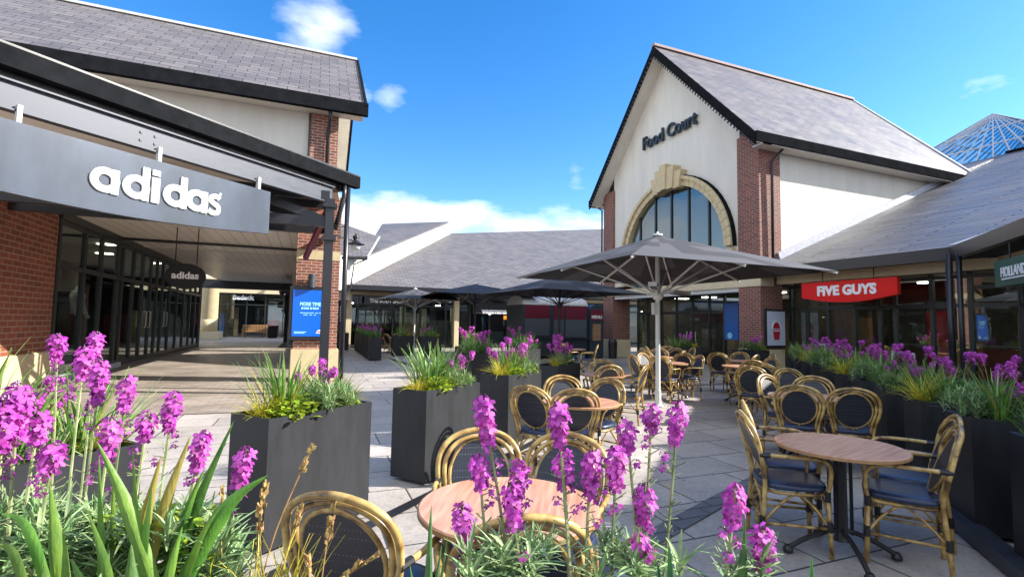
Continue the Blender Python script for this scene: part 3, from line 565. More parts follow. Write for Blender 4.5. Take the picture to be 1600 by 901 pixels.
MB().bar((2.78, 27.7, 4.82), (-1.2, 28.3, 4.9), .12, .12).tube([(2.7, 27.75, 4.8), (2.1, 27.8, 4.5), (1.95, 27.7, 3.2), (1.7, 27.7, 3.0)], .045, 6).build('gutter', 'black', gb)
sg = thing('body_shop_sign', 'dark fascia sign lettered THE BODY SHOP under the back roof', 'sign', (4, 28.4, 2.6)); B(2.75, 5.0, 28.38, 28.44, 2.38, 2.9).build('panel', 'frame', sg)
text('THE BODY SHOP', .3, (2.98+1.0, 28.37, 2.52), (1, 0, 0), (0, 0, 1), 'white', sg, 'lettering', .01, .01, sx=.82)
sg = thing('wagamama_sign', 'white wagamama lettering on a dark panel under the back eaves', 'sign', (10.4, 28.4, 2.5)); B(9.0, 12.4, 28.4, 28.45, 2.05, 2.7).build('panel', 'interd', sg)
text('wagamama', .42, (10.35, 28.39, 2.08), (1, 0, 0), (0, 0, 1), 'white', sg, 'lettering', .01, .02, sx=.85)

# ---------------------------------------------------------------- left store building
ls = thing('left_store_building', 'brick and cream store with slate roof over a glazed shopfront and covered walk', 'building', (-3, 14, 0))
YW = 13.54
B(-9, -.19, YW+.12, YW+.4, 3.9, 6.85).build('upper_wall', 'render', ls)
B(-9, .5, 20.2, 20.5, 3.9, 6.85).build('upper_wall', 'render', ls); B(.3, .52, YW+.9, 20.5, 3.9, 6.9).build('upper_wall', 'render', ls)
p = B(-.35, .67, YW, YW+.55, .80, 4.7).build('pier', 'brick', ls)
B(-.40, .72, YW-.05, YW+.6, 0, .80).build('plinth', 'stone', p, bevel=.015); B(-.36, .68, YW-.012, YW+.56, 3.05, 3.28).build('stone_band', 'stone', p)
B(-.17, .5, YW, YW+.9, 4.7, 6.85).build('upper_pier', 'brick', ls)
B(-.22, -.17, YW-.02, YW+.12, 4.6, 6.8).build('trim', 'black', ls)
kk = 1.0
roofslab((-9.5, YW-.44, 7.05), (1.15, YW-.44, 7.05), (1.1, 17.0, 10.2), (-9.5, 17.0, 10.2)).build('roof_slope', 'slate_x', ls)
roofslab((-9.5, 20.9, 7.1), (1.15, 20.9, 7.1), (1.1, 17.0, 10.2), (-9.5, 17.0, 10.2)).build('roof_slope', 'slate_x', ls)
MB().bar((-9.5, 17.0, 10.22), (1.12, 17.0, 10.22), .18, .07).build('ridge_tiles', 'verge', ls)
MB().bar((1.14, YW-.45, 6.97), (1.14, 17.0, 10.12), .06, .22).bar((1.14, 20.9, 6.97), (1.14, 17.0, 10.12), .06, .22).build('barge_board', 'fascia', ls)
MB().poly([(.45, YW+.12, 6.85), (.45, 20.5, 6.85), (.45, 17.0, 9.9)], (-.2, 0, 0)).build('gable_wall', 'render', ls)
B(-9.5, 1.19, YW-.5, YW-.35, 6.8, 7.12).build('gutter', 'fascia', ls); B(-9.5, 1.1, YW-.36, YW+.1, 6.84, 6.88).build('eave_soffit', 'soffit', ls)
MB().tube([(.28, YW-.4, 6.85), (.28, YW-.25, 6.6), (.25, YW-.07, 6.35), (.25, YW-.07, 4.7)], .045, 8).build('downpipe', 'black', ls, smooth=True)
MB().poly([(.5, YW-.4, 6.86), (1.08, YW-.4, 6.86), (1.08, 17.0, 10.0), (.5, 17.0, 10.0)], (0, 0, -.04)).poly([(.5, 20.9, 6.9), (1.08, 20.9, 6.9), (1.08, 17.0, 10.0), (.5, 17.0, 10.0)], (0, 0, -.04)).build('verge_soffit', 'render', ls)
# passage: right wall, ceiling, far beam
for yq in (19.4, 25.2, 31.0): B(-.34, .6, yq, yq+.7, 0, 3.9).build('walk_column', 'brick', ls)
B(-.34, .6, YW+.56, 36.9, 3.5, 4.0).build('walk_beam', 'fascia', ls)
B(-5.4, -.34, YW+.3, 37, 3.92, 3.99).build('passage_ceiling', 'ceil', ls)
B(-5.4, -.34, 18.3, 18.5, 3.85, 3.915).build('ceiling_beam', 'black', ls)
B(-8, .6, 36.9, 37.2, 3.42, 4.0).build('ceiling_beam', 'black', ls)
B(-5.38, -.34, YW+.2, YW+.3, 3.75, 4.5).build('ceiling_beam', 'black', ls)
# shopfront glazing facing the walk
XS = -5.4
glazing(ls, (XS, 14.4, 0), (XS, 30.5, 0), .12, 3.75, [0, .09, .16, .24, .265, .33, .39, .45, .5, .55, .62, .7, .78, .86, .93, 1], [.14, 2.68, 3.7], fw=.06)
B(XS-.08, XS+.1, 14.4, 18.8, 0, .14).build('sill', 'verge', ls)
for y in (20.9, 21.35, 23.2, 23.65): MB().tube([(XS+.08, y, 1.15), (XS+.14, y, 1.18), (XS+.14, y, 1.7), (XS+.08, y, 1.73)], .018, 6).build('door_handle', 'verge', ls)
B(XS-.1, XS+.1, 14.3, 31, 3.75, 3.95).build('header', 'frame', ls)
# brick corner pier
p = MB().box(-10, XS+.02, 11.9, 14.35, .74, 4.4).build('corner_pier', 'brick_big', ls, bevel=.0); B(-10, XS+.08, 11.84, 14.36, 0, .74).build('plinth', 'stone', p, bevel=.02)
B(-10, -5.45, 14.4, 31, 3.9, 4.0).build('store_ceiling', 'inter', ls); B(-10, XS-.1, 14.4, 31, 0, .03).build('store_floor', 'inter', ls); B(-10.1, -10, 14.4, 31, 0, 4).build('back_wall', 'interd', ls)
B(-10, XS, 30.9, 31.1, 0, 4).build('back_wall', 'interd', ls)
for y, zz, mm in ((15.4, .9, 'whitep'), (16.6, 1.7, 'interd'), (18, 1.3, 'inter'), (21, 1.9, 'interd'), (25, 1.6, 'maroon'), (28, 1.8, 'cream')): B(-7.6, -6.9, y-.35, y+.35, .03, zz).build('display', mm, ls)
for x, y in ((-6.6, 15.5), (-7.4, 17.3), (-6.5, 20), (-7.5, 23), (-6.5, 26)): B(x, x+.5, y, y+.2, 3.86, 3.88).build('ceiling_lamp', 'lamp', ls)
# wall light and poster on the pier
wl = thing('wall_light', 'short grey cylinder wall light on the brick pier above the blue poster', 'wall light', (0, YW-.12, 2.5))
MB().lathe([(0, -.17), (.085, -.17), (.085, .17), (0, .17)], (0.02, YW-.16, 2.5), 16).build('shade', 'steel', wl, smooth=False); B(-.02, .06, YW-.1, YW-.001, 2.45, 2.55).build('bracket', 'black', wl)
bp = thing('more_time_poster', 'bright blue MORE TIME poster in a dark frame on the brick pier', 'poster', (-.02, YW-.05, 1.7))
B(-.47, .46, YW-.10, YW-.055, 1.03, 2.36).build('frame', 'black', bp, bevel=.012); B(-.39, .38, YW-.112, YW-.102, 1.12, 2.27).build('panel', 'bluep', bp)
text('MORE TIME', .118, (0.01, YW-.115, 1.88), (1, 0, 0), (0, 0, 1), 'cyan', bp, 'lettering', .002, .006, sx=.8)
m = MB()
for i, (q, wq) in enumerate(((-.2, .05), (-.135, .04), (-.085, .06), (.0, .055), (.07, .07), (.15, .05))): m.poly([(q, YW-.119, 1.79), (q+wq, YW-.119, 1.79), (q+wq+.012, YW-.119, 1.84), (q+.012, YW-.119, 1.84)], (0, .006, 0))
m.build('script_line', 'cyan', bp)
m = MB()
for x0, x1, z in ((-.22, .1, 1.69), (.13, .2, 1.69), (.22, .27, 1.69), (-.14, -.04, 1.64), (.0, .06, 1.64), (.1, .15, 1.64), (-.34, -.06, 1.22), (-.34, -.1, 1.19)): m.box(x0, x1, YW-.119, YW-.113, z, z+.018)
m.build('small_print', 'cyan', bp)
MB().poly([(.16, YW-.113, 1.2), (.35, YW-.113, 1.18), (.35, YW-.113, 1.24), (.3, YW-.113, 1.3), (.2, YW-.113, 1.27)], (0, -.005, 0)).build('emblem', 'white', bp); B(.2, .35, YW-.124, YW-.12, 1.225, 1.245).build('emblem_stripe', 'cup', bp)

# canopy
cn = thing('entrance_canopy', 'diagonal black steel canopy with slate top and grey beam over the store entrance', 'canopy', (.4, 11.4, 0))
P0 = Vector((.87, 11.84, 0)); e = Vector((-.743, -.669, 0)); nF = Vector((.669, -.743, 0))
def cp(s, z, o=0): return P0+e*s+nF*o+Vector((0, 0, z))
MB().bar(cp(-.05, 4.69), cp(9.5, 4.69), .16, .26, (0, 0, 1)).build('gutter', 'fascia', cn)
MB().bar(cp(-.05, 4.835, -.03), cp(9.5, 4.835, -.03), .22, .03).build('gutter_lip', 'black', cn)
MB().bar(cp(.3, 4.50, -.22), cp(9.5, 4.50, -.22), .2, .16).build('eave_board', 'black', cn)
m = MB().bar(cp(.62, 4.26, -.1), cp(9.5, 4.26, -.1), .03, .34).bar(cp(.6, 4.44, -.1), cp(9.5, 4.44, -.1), .14, .025).bar(cp(.6, 4.08, -.1), cp(9.5, 4.08, -.1), .14, .025); m.build('beam', 'steel', cn)
m = MB()
for s_, z in ((4.42, 4.32), (4.42, 4.2), (4.22, 4.32), (4.22, 4.2)): m.lathe([(0, -.0), (.022, 0), (.022, .015), (0, .015)], (0, 0, 0), 8); [m.v.__setitem__(len(m.v)-32+i, tuple(cp(s_, z, -.085)+e*m.v[len(m.v)-32+i][0]+Vector((0, 0, m.v[len(m.v)-32+i][1]))+nF*m.v[len(m.v)-32+i][2])) for i in range(32)]
m.build('bolts', 'steel', cn)
roofslab(cp(-.1, 4.82, 0), cp(9.5, 4.82, 0), (-9.5, 13.4, 5.15), (.75, 13.4, 5.15), .1).build('roof_slope', 'slate_x', cn)
MB().poly([cp(.4, 4.58, -.2), cp(9.5, 4.58, -.2), (-9.5, 13.5, 4.62), (.6, 13.5, 4.62)], (0, 0, .04)).build('canopy_ceiling', 'soffit', cn)
m = MB()
for y, xl in ((11.35, .3), (12.3, .3)):
    m.bar((xl, y, 4.2), (-5.5, y, 4.2), .14, .2).bar((xl, y, 3.62), (-5.5, y, 3.62), .14, .2).bar((xl-.1, y, 3.66), (-1.4, y, 4.2), .1, .17).bar((-3.9, y, 3.66), (-2.6, y, 4.2), .1, .17)
m.bar((.3, 11.3, 3.6), (.3, 13.5, 3.6), .12, .16)
m.build('truss', 'black', cn)
MB().bar((.33, 11.25, 4.05), (-.15, 12.9, 3.0), .1, .12).build('knee_brace', 'maroon', cn)
MB().box(.22, .40, 11.1, 11.28, 0, 4.1).box(.17, .45, 11.05, 11.33, 3.2, 3.3).box(.17, .45, 11.05, 11.33, 3.9, 4.0).box(.17, .45, 11.05, 11.33, 0, .05).build('post', 'black', cn, bevel=.01)
MB().tube([cp(.35, 4.6, .0), cp(.35, 4.3, .0), cp(.4, 3.8, -.1), cp(.4, 3.55, -.2)], .05, 8).tube([cp(.22, 4.62, -.02), cp(.22, 0, -.02)], .055, 10).tube([cp(.22, 3.62, -.02), cp(.55, 3.62, -.15)], .012, 6).build('downpipe', 'black', cn, smooth=True)
# lantern
ln = thing('wall_lantern', 'black bracket lantern with glass bowl sticking out past the canopy post', 'lantern', (.95, 12.1, 3.4))
lc = at(556, 376, 11.6); MB().tube([(.35, 11.25, lc.z-.02), (lc.x, lc.y, lc.z-.02)], .012, 6).build('bracket', 'black', ln)
MB().lathe([(0, .17), (.02, .16), (.02, .12), (.07, .11), (.075, .06), (.055, .05), (.06, .0), (.1, -.03), (.2, -.075), (.2, -.085), (.0, -.085)], tuple(lc), 16).build('shade', 'black', ln, smooth=False)
MB().lathe([(.1, -.09), (.11, -.14), (.09, -.2), (.0, -.22)], tuple(lc), 14).build('glass_bowl', 'verge', ln, smooth=True)

# sign
ad = thing('store_sign', 'wide brushed metal arched fascia sign with white adidas letters under the canopy', 'sign', tuple(cp(4.2, 3.2, .02)))
n = 24; pts = [cp(2.25+i*(7.2-2.25)/n, 3.13-.14*math.sin(PI*i/n), .04) for i in range(n+1)]+[cp(7.2, 3.92, .04), cp(2.25, 3.92, .04)]
MB().poly(pts, -nF*.1).build('panel', 'signmetal', ad)
m = MB()
for s_ in (2.46, 4.18, 5.82): m.bar(cp(s_, 3.85, -.03), cp(s_, 4.15, -.03), .07, .05, tuple(e))
m.build('hanger', 'verge', ad)
# letters: rings and stems, s drawn as a thick stroke.   u runs right, v up (metres)
SC = 1.74/3.0
def put(u, v, o): return cp(5.08-u*SC, 3.26+v*SC, .04+o)
def prism(pts): return MB().poly([put(u, v, .0) for u, v in pts], nF*.05)
def ring(cx, cy, ro, ri, n=28):
    m = MB(); vs = []
    for o in (0, .032):
        for r_ in (ro, ri): vs += [put(cx+r_*math.cos(2*PI*i/n), cy+r_*math.sin(2*PI*i/n)*.98, o) for i in range(n)]
    f = []
    for i in range(n):
        j = (i+1) % n; f += [(2*n+i, 2*n+j, 3*n+j, 3*n+i), (i, j, 2*n+j, 2*n+i), (n+i, 3*n+i, 3*n+j, n+j), (i, n+i, n+j, j)]
    return m.add(vs, f)
def letter(m): m.build('letter', 'white', ad, smooth=False)
def rect(m, u0, u1, v0, v1, o=.002): q = [put(u, v, 0) for u, v in ((u0, v0), (u1, v0), (u1, v1), (u0, v1))]; m.poly(q, nF*(.032+o)); return m
for u, kind in ((0, 'a'), (.68, 'd'), (1.63, 'd'), (2.21, 'a')):
    r_ = .31; m = ring(u+.31, .31, .31, .145); rect(m, u+.44, u+.6, 0, {'a': .6, 'd': .86}[kind]); letter(m)
m = MB(); rect(m, 1.35, 1.53, 0, .66); rect(m, 1.35, 1.53, .72, .86); letter(m)
sp = [(.40, .50), (.34, .545), (.22, .55), (.10, .50), (.09, .41), (.18, .345), (.30, .30), (.385, .23), (.36, .11), (.24, .062), (.12, .07), (.03, .13)]
sp = smoothpath([(x, y, 0) for x, y in sp], 4); m = MB()
wv = []
for i, p in enumerate(sp):
    d = (sp[min(i+1, len(sp)-1)]-sp[max(i-1, 0)]).normalized(); nn = Vector((-d.y, d.x, 0))*.068
    wv += [p+nn, p-nn]
vs = [put(2.84+p.x*.82, p.y, o) for o in (0, .032) for p in wv]; k2 = len(wv)
m.add(vs, [(i, i+1, i+3, i+2) for i in range(k2, 2*k2-2, 2)]+[(i, i+2, i+2+k2, i+k2) for i in range(0, k2-2)]+[(0, 1, 1+k2, k2), (k2-2, k2-1, 2*k2-1, 2*k2-2)]); letter(m)
rect(MB(), 3.16, 3.21, .62, .68).build('letter', 'white', ad)
# oval projecting sign
ov = thing('oval_hanging_sign', 'black oval adidas sign hung from the walk ceiling by two rods', 'sign', (-3.08, 15.5, 2.6))
m = MB().poly([(-3.09+.47*math.cos(2*PI*i/36), 15.46, 2.62+.34*math.sin(2*PI*i/36)) for i in range(36)], (0, .08, 0)); m.build('panel', 'interd', ov, bevel=.008)
text('adidas', .25, (-3.09, 15.455, 2.56), (1, 0, 0), (0, 0, 1), 'white', ov, 'lettering', .004, .008)
MB().tube([(-3.34, 15.5, 2.85), (-3.34, 15.5, 3.92)], .014, 6).tube([(-2.85, 15.5, 2.85), (-2.85, 15.5, 3.92)], .014, 6).build('rod', 'black', ov)
# mannequin in the window
mq = thing('mannequin', 'headless mannequin in a pale zipped jacket and dark trousers inside the store window', 'mannequin', (-6.0, 17.4, .6))
m = MB().lathe([(.13, .95), (.17, 1.0), (.165, 1.15), (.2, 1.35), (.22, 1.5), (.17, 1.6), (.07, 1.66), (.06, 1.74), (0, 1.75)], (-6.0, 17.4, .6), 14, sy=1.2, sx=.75)
for s_ in (-1, 1): m.tube(smoothpath([(-6.0, 17.4+s_*.23, 2.14), (-5.98, 17.4+s_*.31, 1.9), (-5.92, 17.4+s_*.32, 1.65), (-5.82, 17.4+s_*.27, 1.48)]), .055, 8)
m.build('jacket', 'jacket', mq, smooth=True)
for s_ in (-1, 1): MB().tube(smoothpath([(-6.0, 17.4+s_*.09, 1.58), (-5.98, 17.4+s_*.11, 1.1), (-6.0, 17.4+s_*.12, .66)]), [.1]*4+[.075]*3+[.055]*2, 8).build('trouser_leg', 'trouser', mq, smooth=True)
MB().lathe([(0, 0), (.22, 0), (.22, .02), (0, .02)], (-6.0, 17.4, .56), 16).build('stand', 'verge', mq)

tag(B(-6.5, -5.6, 16.9, 17.9, .03, .555).build('display_plinth', 'whitep', bevel=.01), 'low pale plinth under the mannequin in the store window', 'plinth')

# ---------------------------------------------------------------- far court seen through the walk
fb = thing('far_court_shops', 'pale stone fascia over dark Bedeck shopfront at the far end of the walk', 'building', (-4, 45, 0))
B(-14, 2, 44.6, 45.2, 3.5, 4.35).build('fascia_wall', 'stone_p', fb); B(-14, 2, 45.2, 46, 4.3, 8).build('wall', 'render', fb)
glazing(fb, (-14, 45, 0), (2, 45, 0), 0, 3.5, [i/12 for i in range(13)], [.1, 2.6, 3.4]); B(-14, 2, 48, 48.2, 0, 3.5).build('back_wall', 'interd', fb); B(-14, 2, 45.1, 48, 3.4, 3.5).build('ceiling', 'interd', fb)
B(-5.6, -5.3, 45.6, 45.8, 0, 2.4).build('display', 'warm', fb); B(-3.0, -2.4, 45.6, 45.8, 0, 2.3).build('display', 'pink', fb); B(-6.6, -6.3, 45.6, 45.8, .3, 1.9).build('display', 'bluep2', fb)
text('Bedeck', .5, (-4.95, 44.85, 3.0), (1, 0, 0), (0, 0, 1), 'white', fb, 'lettering', .02, .02)
rc = thing('round_stone_column', 'round banded stone column on a square base at the far end of the walk', 'column', (-6.6, 41, 0))
MB().lathe([(.0, .55), (.56, .55), (.55, 1.4), (.54, 1.41), (.55, 1.42), (.54, 3.7), (.6, 3.75), (.7, 3.9), (.7, 4.0), (0, 4.0)], (-6.6, 41, 0), 26).build('shaft', 'stone', rc, smooth=True); B(-7.4, -5.8, 40.2, 41.8, 0, .55).build('base', 'stone_p', rc, bevel=.02)
B(-7.2, -6, 40.4, 41.6, 4.0, 4.4).build('capital', 'stone_p', rc)
bn = thing('garden_bench', 'slatted wooden garden bench with arms in front of the Bedeck shopfront', 'bench', (-4, 44, 0))
m = MB()
for i in range(16): m.box(-4.75+i*.105, -4.69+i*.105, 44.25, 44.28, .5, .98)
m.box(-4.8, -3.05, 44.24, 44.3, .95, 1.02).box(-4.8, -3.05, 44.24, 44.3, .48, .54); m.build('backrest', 'teak', bn)
m = MB()
for i in range(5): m.box(-4.8, -3.05, 43.75+i*.1, 43.83+i*.1, .42, .45)
m.build('seat', 'teak', bn)
for x in (-4.8, -3.1):
    for y in (43.75, 44.25): B(x, x+.07, y, y+.07, 0, .66 if y < 44 else 1.0).build('leg', 'teak', bn)
    B(x-.01, x+.08, 43.7, 44.3, .64, .69).build('armrest', 'teak', bn)
pt = thing('plant_pot', 'square grey pot with a leafy green plant beside the garden bench', 'plant pot', (-2.6, 43.8, 0)); B(-2.95, -2.35, 43.6, 44.2, 0, .95).build('pot', 'fascia', pt, bevel=.02)
bx = thing('dark_litter_bin', 'squat dark litter bin standing left of the round stone column', 'bin', (-7.9, 39.8, 0)); MB().lathe([(0, 0), (.36, 0), (.38, .95), (.3, 1.12), (0, 1.15)], (-8.05, 39.6, 0), 16).build('body', 'black', bx, smooth=False); MB().lathe([(.385, .8), (.395, .82), (.395, .86), (.385, .88)], (-8.05, 39.6, 0), 16).build('rim', 'steel', bx)
cc = thing('dome_camera', 'small dark dome camera hanging on the far beam of the walk', 'security camera', (-1.55, 36.7, 3.4))
MB().lathe([(.17, .3), (.2, .1), (.2, 0), (.17, -.14), (.08, -.24), (0, -.26)], (-1.75, 36.6, 3.35), 14).build('dome', 'black', cc, smooth=True)

# ---------------------------------------------------------------- kiosk
kq = thing('food_kiosk', 'closed maroon and grey food kiosk with curved top and MENU board beside the brick pier', 'kiosk', (10.4, 20.2, 0))
kx0, kx1, ky, kt = 8.6, 12.55, 19.9, 2.62
B(kx0, kx1-.75, ky, ky+2.0, .12, 2.35).build('body', 'kdark', kq)
B(kx0+.06, 9.85, ky-.03, ky, 1.0, 1.75).build('shutter', 'kgrey', kq); B(kx0+.06, 9.85, ky-.033, ky, 1.76, 2.33).build('upper_panel', 'maroon', kq)
B(10.05, 10.55, ky-.03, ky, .95, 1.72).build('shutter', 'kgrey', kq); B(10.05, 10.55, ky-.033, ky, 1.73, 2.33).build('upper_panel', 'maroon', kq)
B(10.65, 11.72, ky-.03, ky, .95, 1.72).build('shutter', 'kgrey', kq); B(10.65, 11.72, ky-.033, ky, 1.73, 2.33).build('upper_panel', 'maroon', kq)
m = MB().poly([(kx0, ky+2.0*(1-math.cos(a))/2, 2.35+.42*math.sin(a)) for a in [PI*i/14 for i in range(15)]], (kx1-.75-kx0, 0, 0)); m.build('barrel_top', 'verge', kq)
m = MB().box(kx1-.72, kx1, ky-.15, ky+.3, 0, 2.15).poly([(kx1-.36+.36*math.cos(a), ky-.15, 2.15+.3*math.sin(a)) for a in [PI*i/14 for i in range(15)]], (0, .45, 0)); m.build('menu_tower', 'kdark', kq)
B(kx1-.68, kx1-.06, ky-.17, ky-.152, 1.72, 2.2).build('menu_header', 'maroon', kq); B(kx1-.58, kx1-.16, ky-.17, ky-.152, .8, 1.55).build('menu_board', 'warm', kq)
text('MENU', .2, (kx1-.37, ky-.175, 1.8), (1, 0, 0), (0, 0, 1), 'white', kq, 'lettering', .004, .006)
m = MB()
for i in range(13): m.box(9.3+i*.19, 9.3+i*.19+[.09, .12, .06][i % 3], ky-.07, ky-.03, 2.40, 2.40+[.15, .12, .16, .1][i % 4])
m.build('roof_lettering', 'white', kq)
B(kx0+.4, kx1-.8, ky-.25, ky-.02, .9, .94).build('counter', 'steel', kq)
bi = thing('pier_bin', 'small black bin between the kiosk and the brick pier', 'bin', (12.85, 19.8, 0)); MB().lathe([(0, 0), (.19, 0), (.21, .75), (.16, .86), (0, .88)], (12.95, 19.6, 0), 14).build('body', 'black', bi, smooth=False); MB().lathe([(0, .86), (.1, .86), (.1, .9), (0, .9)], (12.95, 19.6, 0), 10).build('lid', 'steel', bi)

# ---------------------------------------------------------------- umbrellas
def umbrella(name, x, y, label, hs_, za, ze, canvas, polem, heaters=False, rz=0, pr=.045):
    t = thing(name, label, 'parasol', (0, 0, 0), 0, 'large square parasols over the terrace')
    nseg = 5; m = MB()
    cor = [(-1, -1), (0, -1), (1, -1), (1, 0), (1, 1), (0, 1), (-1, 1), (-1, 0)]
    def P(i, k):
        cx_, cy_ = cor[i % 8]; f = k/nseg; d = math.hypot(cx_, cy_)
        return Vector((cx_*hs_*f, cy_*hs_*f, za-.03-(za-ze)*f))
    for i in range(8):
        for k in range(nseg):
            sub = 4; rows = []
            for q in (k, k+1):
                row = []
                for s_ in range(sub+1):
                    u = s_/sub; p = P(i, q).lerp(P(i+1, q), u); pass
                    row.append(p)
                rows.append(row)
            for s_ in range(sub): m.poly([rows[0][s_], rows[0][s_+1], rows[1][s_+1], rows[1][s_]] if k else [rows[0][0], rows[1][s_+1], rows[1][s_]])
    c = m.build('canopy', canvas, t, world=False); sm = c.modifiers.new('s', 'SOLIDIFY'); sm.thickness = .006; sm.offset = 0; c.data.materials.append(MT['under_shade']); sm.material_offset = 1
    zh = ze-.42
    for i in range(8):
        m = MB(); a = P(i, 0); b = P(i, 5); dz = Vector((0, 0, -.03))
        m.bar(a+dz, b+dz, .03, .035); mid = P(i, 3.1)+dz
        rb = m.build('rib', polem, t, world=False)
        MB().bar(Vector((mid.x*.03, mid.y*.03, zh)), mid, .022, .03).build('strut', polem, rb, world=False)
    MB().lathe([(0, 0), (pr*1.05, 0), (pr*1.05, 1.0), (pr, 1.02), (pr, za-.02), (0, za)], (0, 0, 0), 16).build('pole', polem, t, world=False)
    MB().lathe([(0, zh-.1), (.07, zh-.1), (.11, zh-.04), (.11, zh+.03), (.06, zh+.06), (0, zh+.06)], (0, 0, 0), 12).build('hub', polem, t, world=False)
    MB().lathe([(0, za-.03), (.1, za-.03), (.09, za), (.02, za+.02), (.02, za+.05), (0, za+.06)], (0, 0, 0), 12).build('finial', 'whitepaint', t, world=False)
    MB().lathe([(0, 0), (pr*2.1, 0), (pr*2.1, .02), (pr*1.4, .05), (pr*1.3, .3), (0, .3)], (0, 0, 0), 14).build('ground_socket', polem, t, world=False)
    if heaters:
        for a in (-2.3, .45):
            d = Vector((math.cos(a), math.sin(a), 0)); n_ = Vector((-d.y, d.x, 0))
            h = MB().obox(Vector((0, 0, zh+.1))+d*1.0, d*.42, n_*.07, Vector((0, 0, .035))).tube([Vector((0, 0, zh))+d*.1, Vector((0, 0, zh+.1))+d*.6], .02, 6).build('heater', 'verge', t, world=False)
            MB().obox(Vector((0, 0, zh+.06))+d*1.0, d*.36, n_*.05, Vector((0, 0, .012))).build('heating_element', 'castiron', h, world=False)
        MB().box(-.12, -.04, -.04, .04, 1.75, 1.98).build('switch_box', 'whitepaint', t, world=False)
        MB().box(-.10, -.04, -.03, .03, 2.15, 2.35).build('switch_box', 'whitepaint', t, world=False)
    t.location = (x, y, 0); t.rotation_euler = (0, 0, rz)
    return t
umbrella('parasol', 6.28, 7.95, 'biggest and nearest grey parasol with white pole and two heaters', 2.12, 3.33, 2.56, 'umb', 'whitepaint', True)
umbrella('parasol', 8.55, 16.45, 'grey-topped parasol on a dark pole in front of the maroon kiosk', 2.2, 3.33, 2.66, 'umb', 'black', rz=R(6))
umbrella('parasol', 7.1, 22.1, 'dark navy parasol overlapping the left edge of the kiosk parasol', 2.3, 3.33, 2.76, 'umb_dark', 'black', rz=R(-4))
umbrella('parasol', 4.95, 25.4, 'smallest and farthest parasol, on a white pole before THE BODY SHOP sign', 1.9, 3.2, 2.62, 'umb', 'whitepaint', rz=R(3))

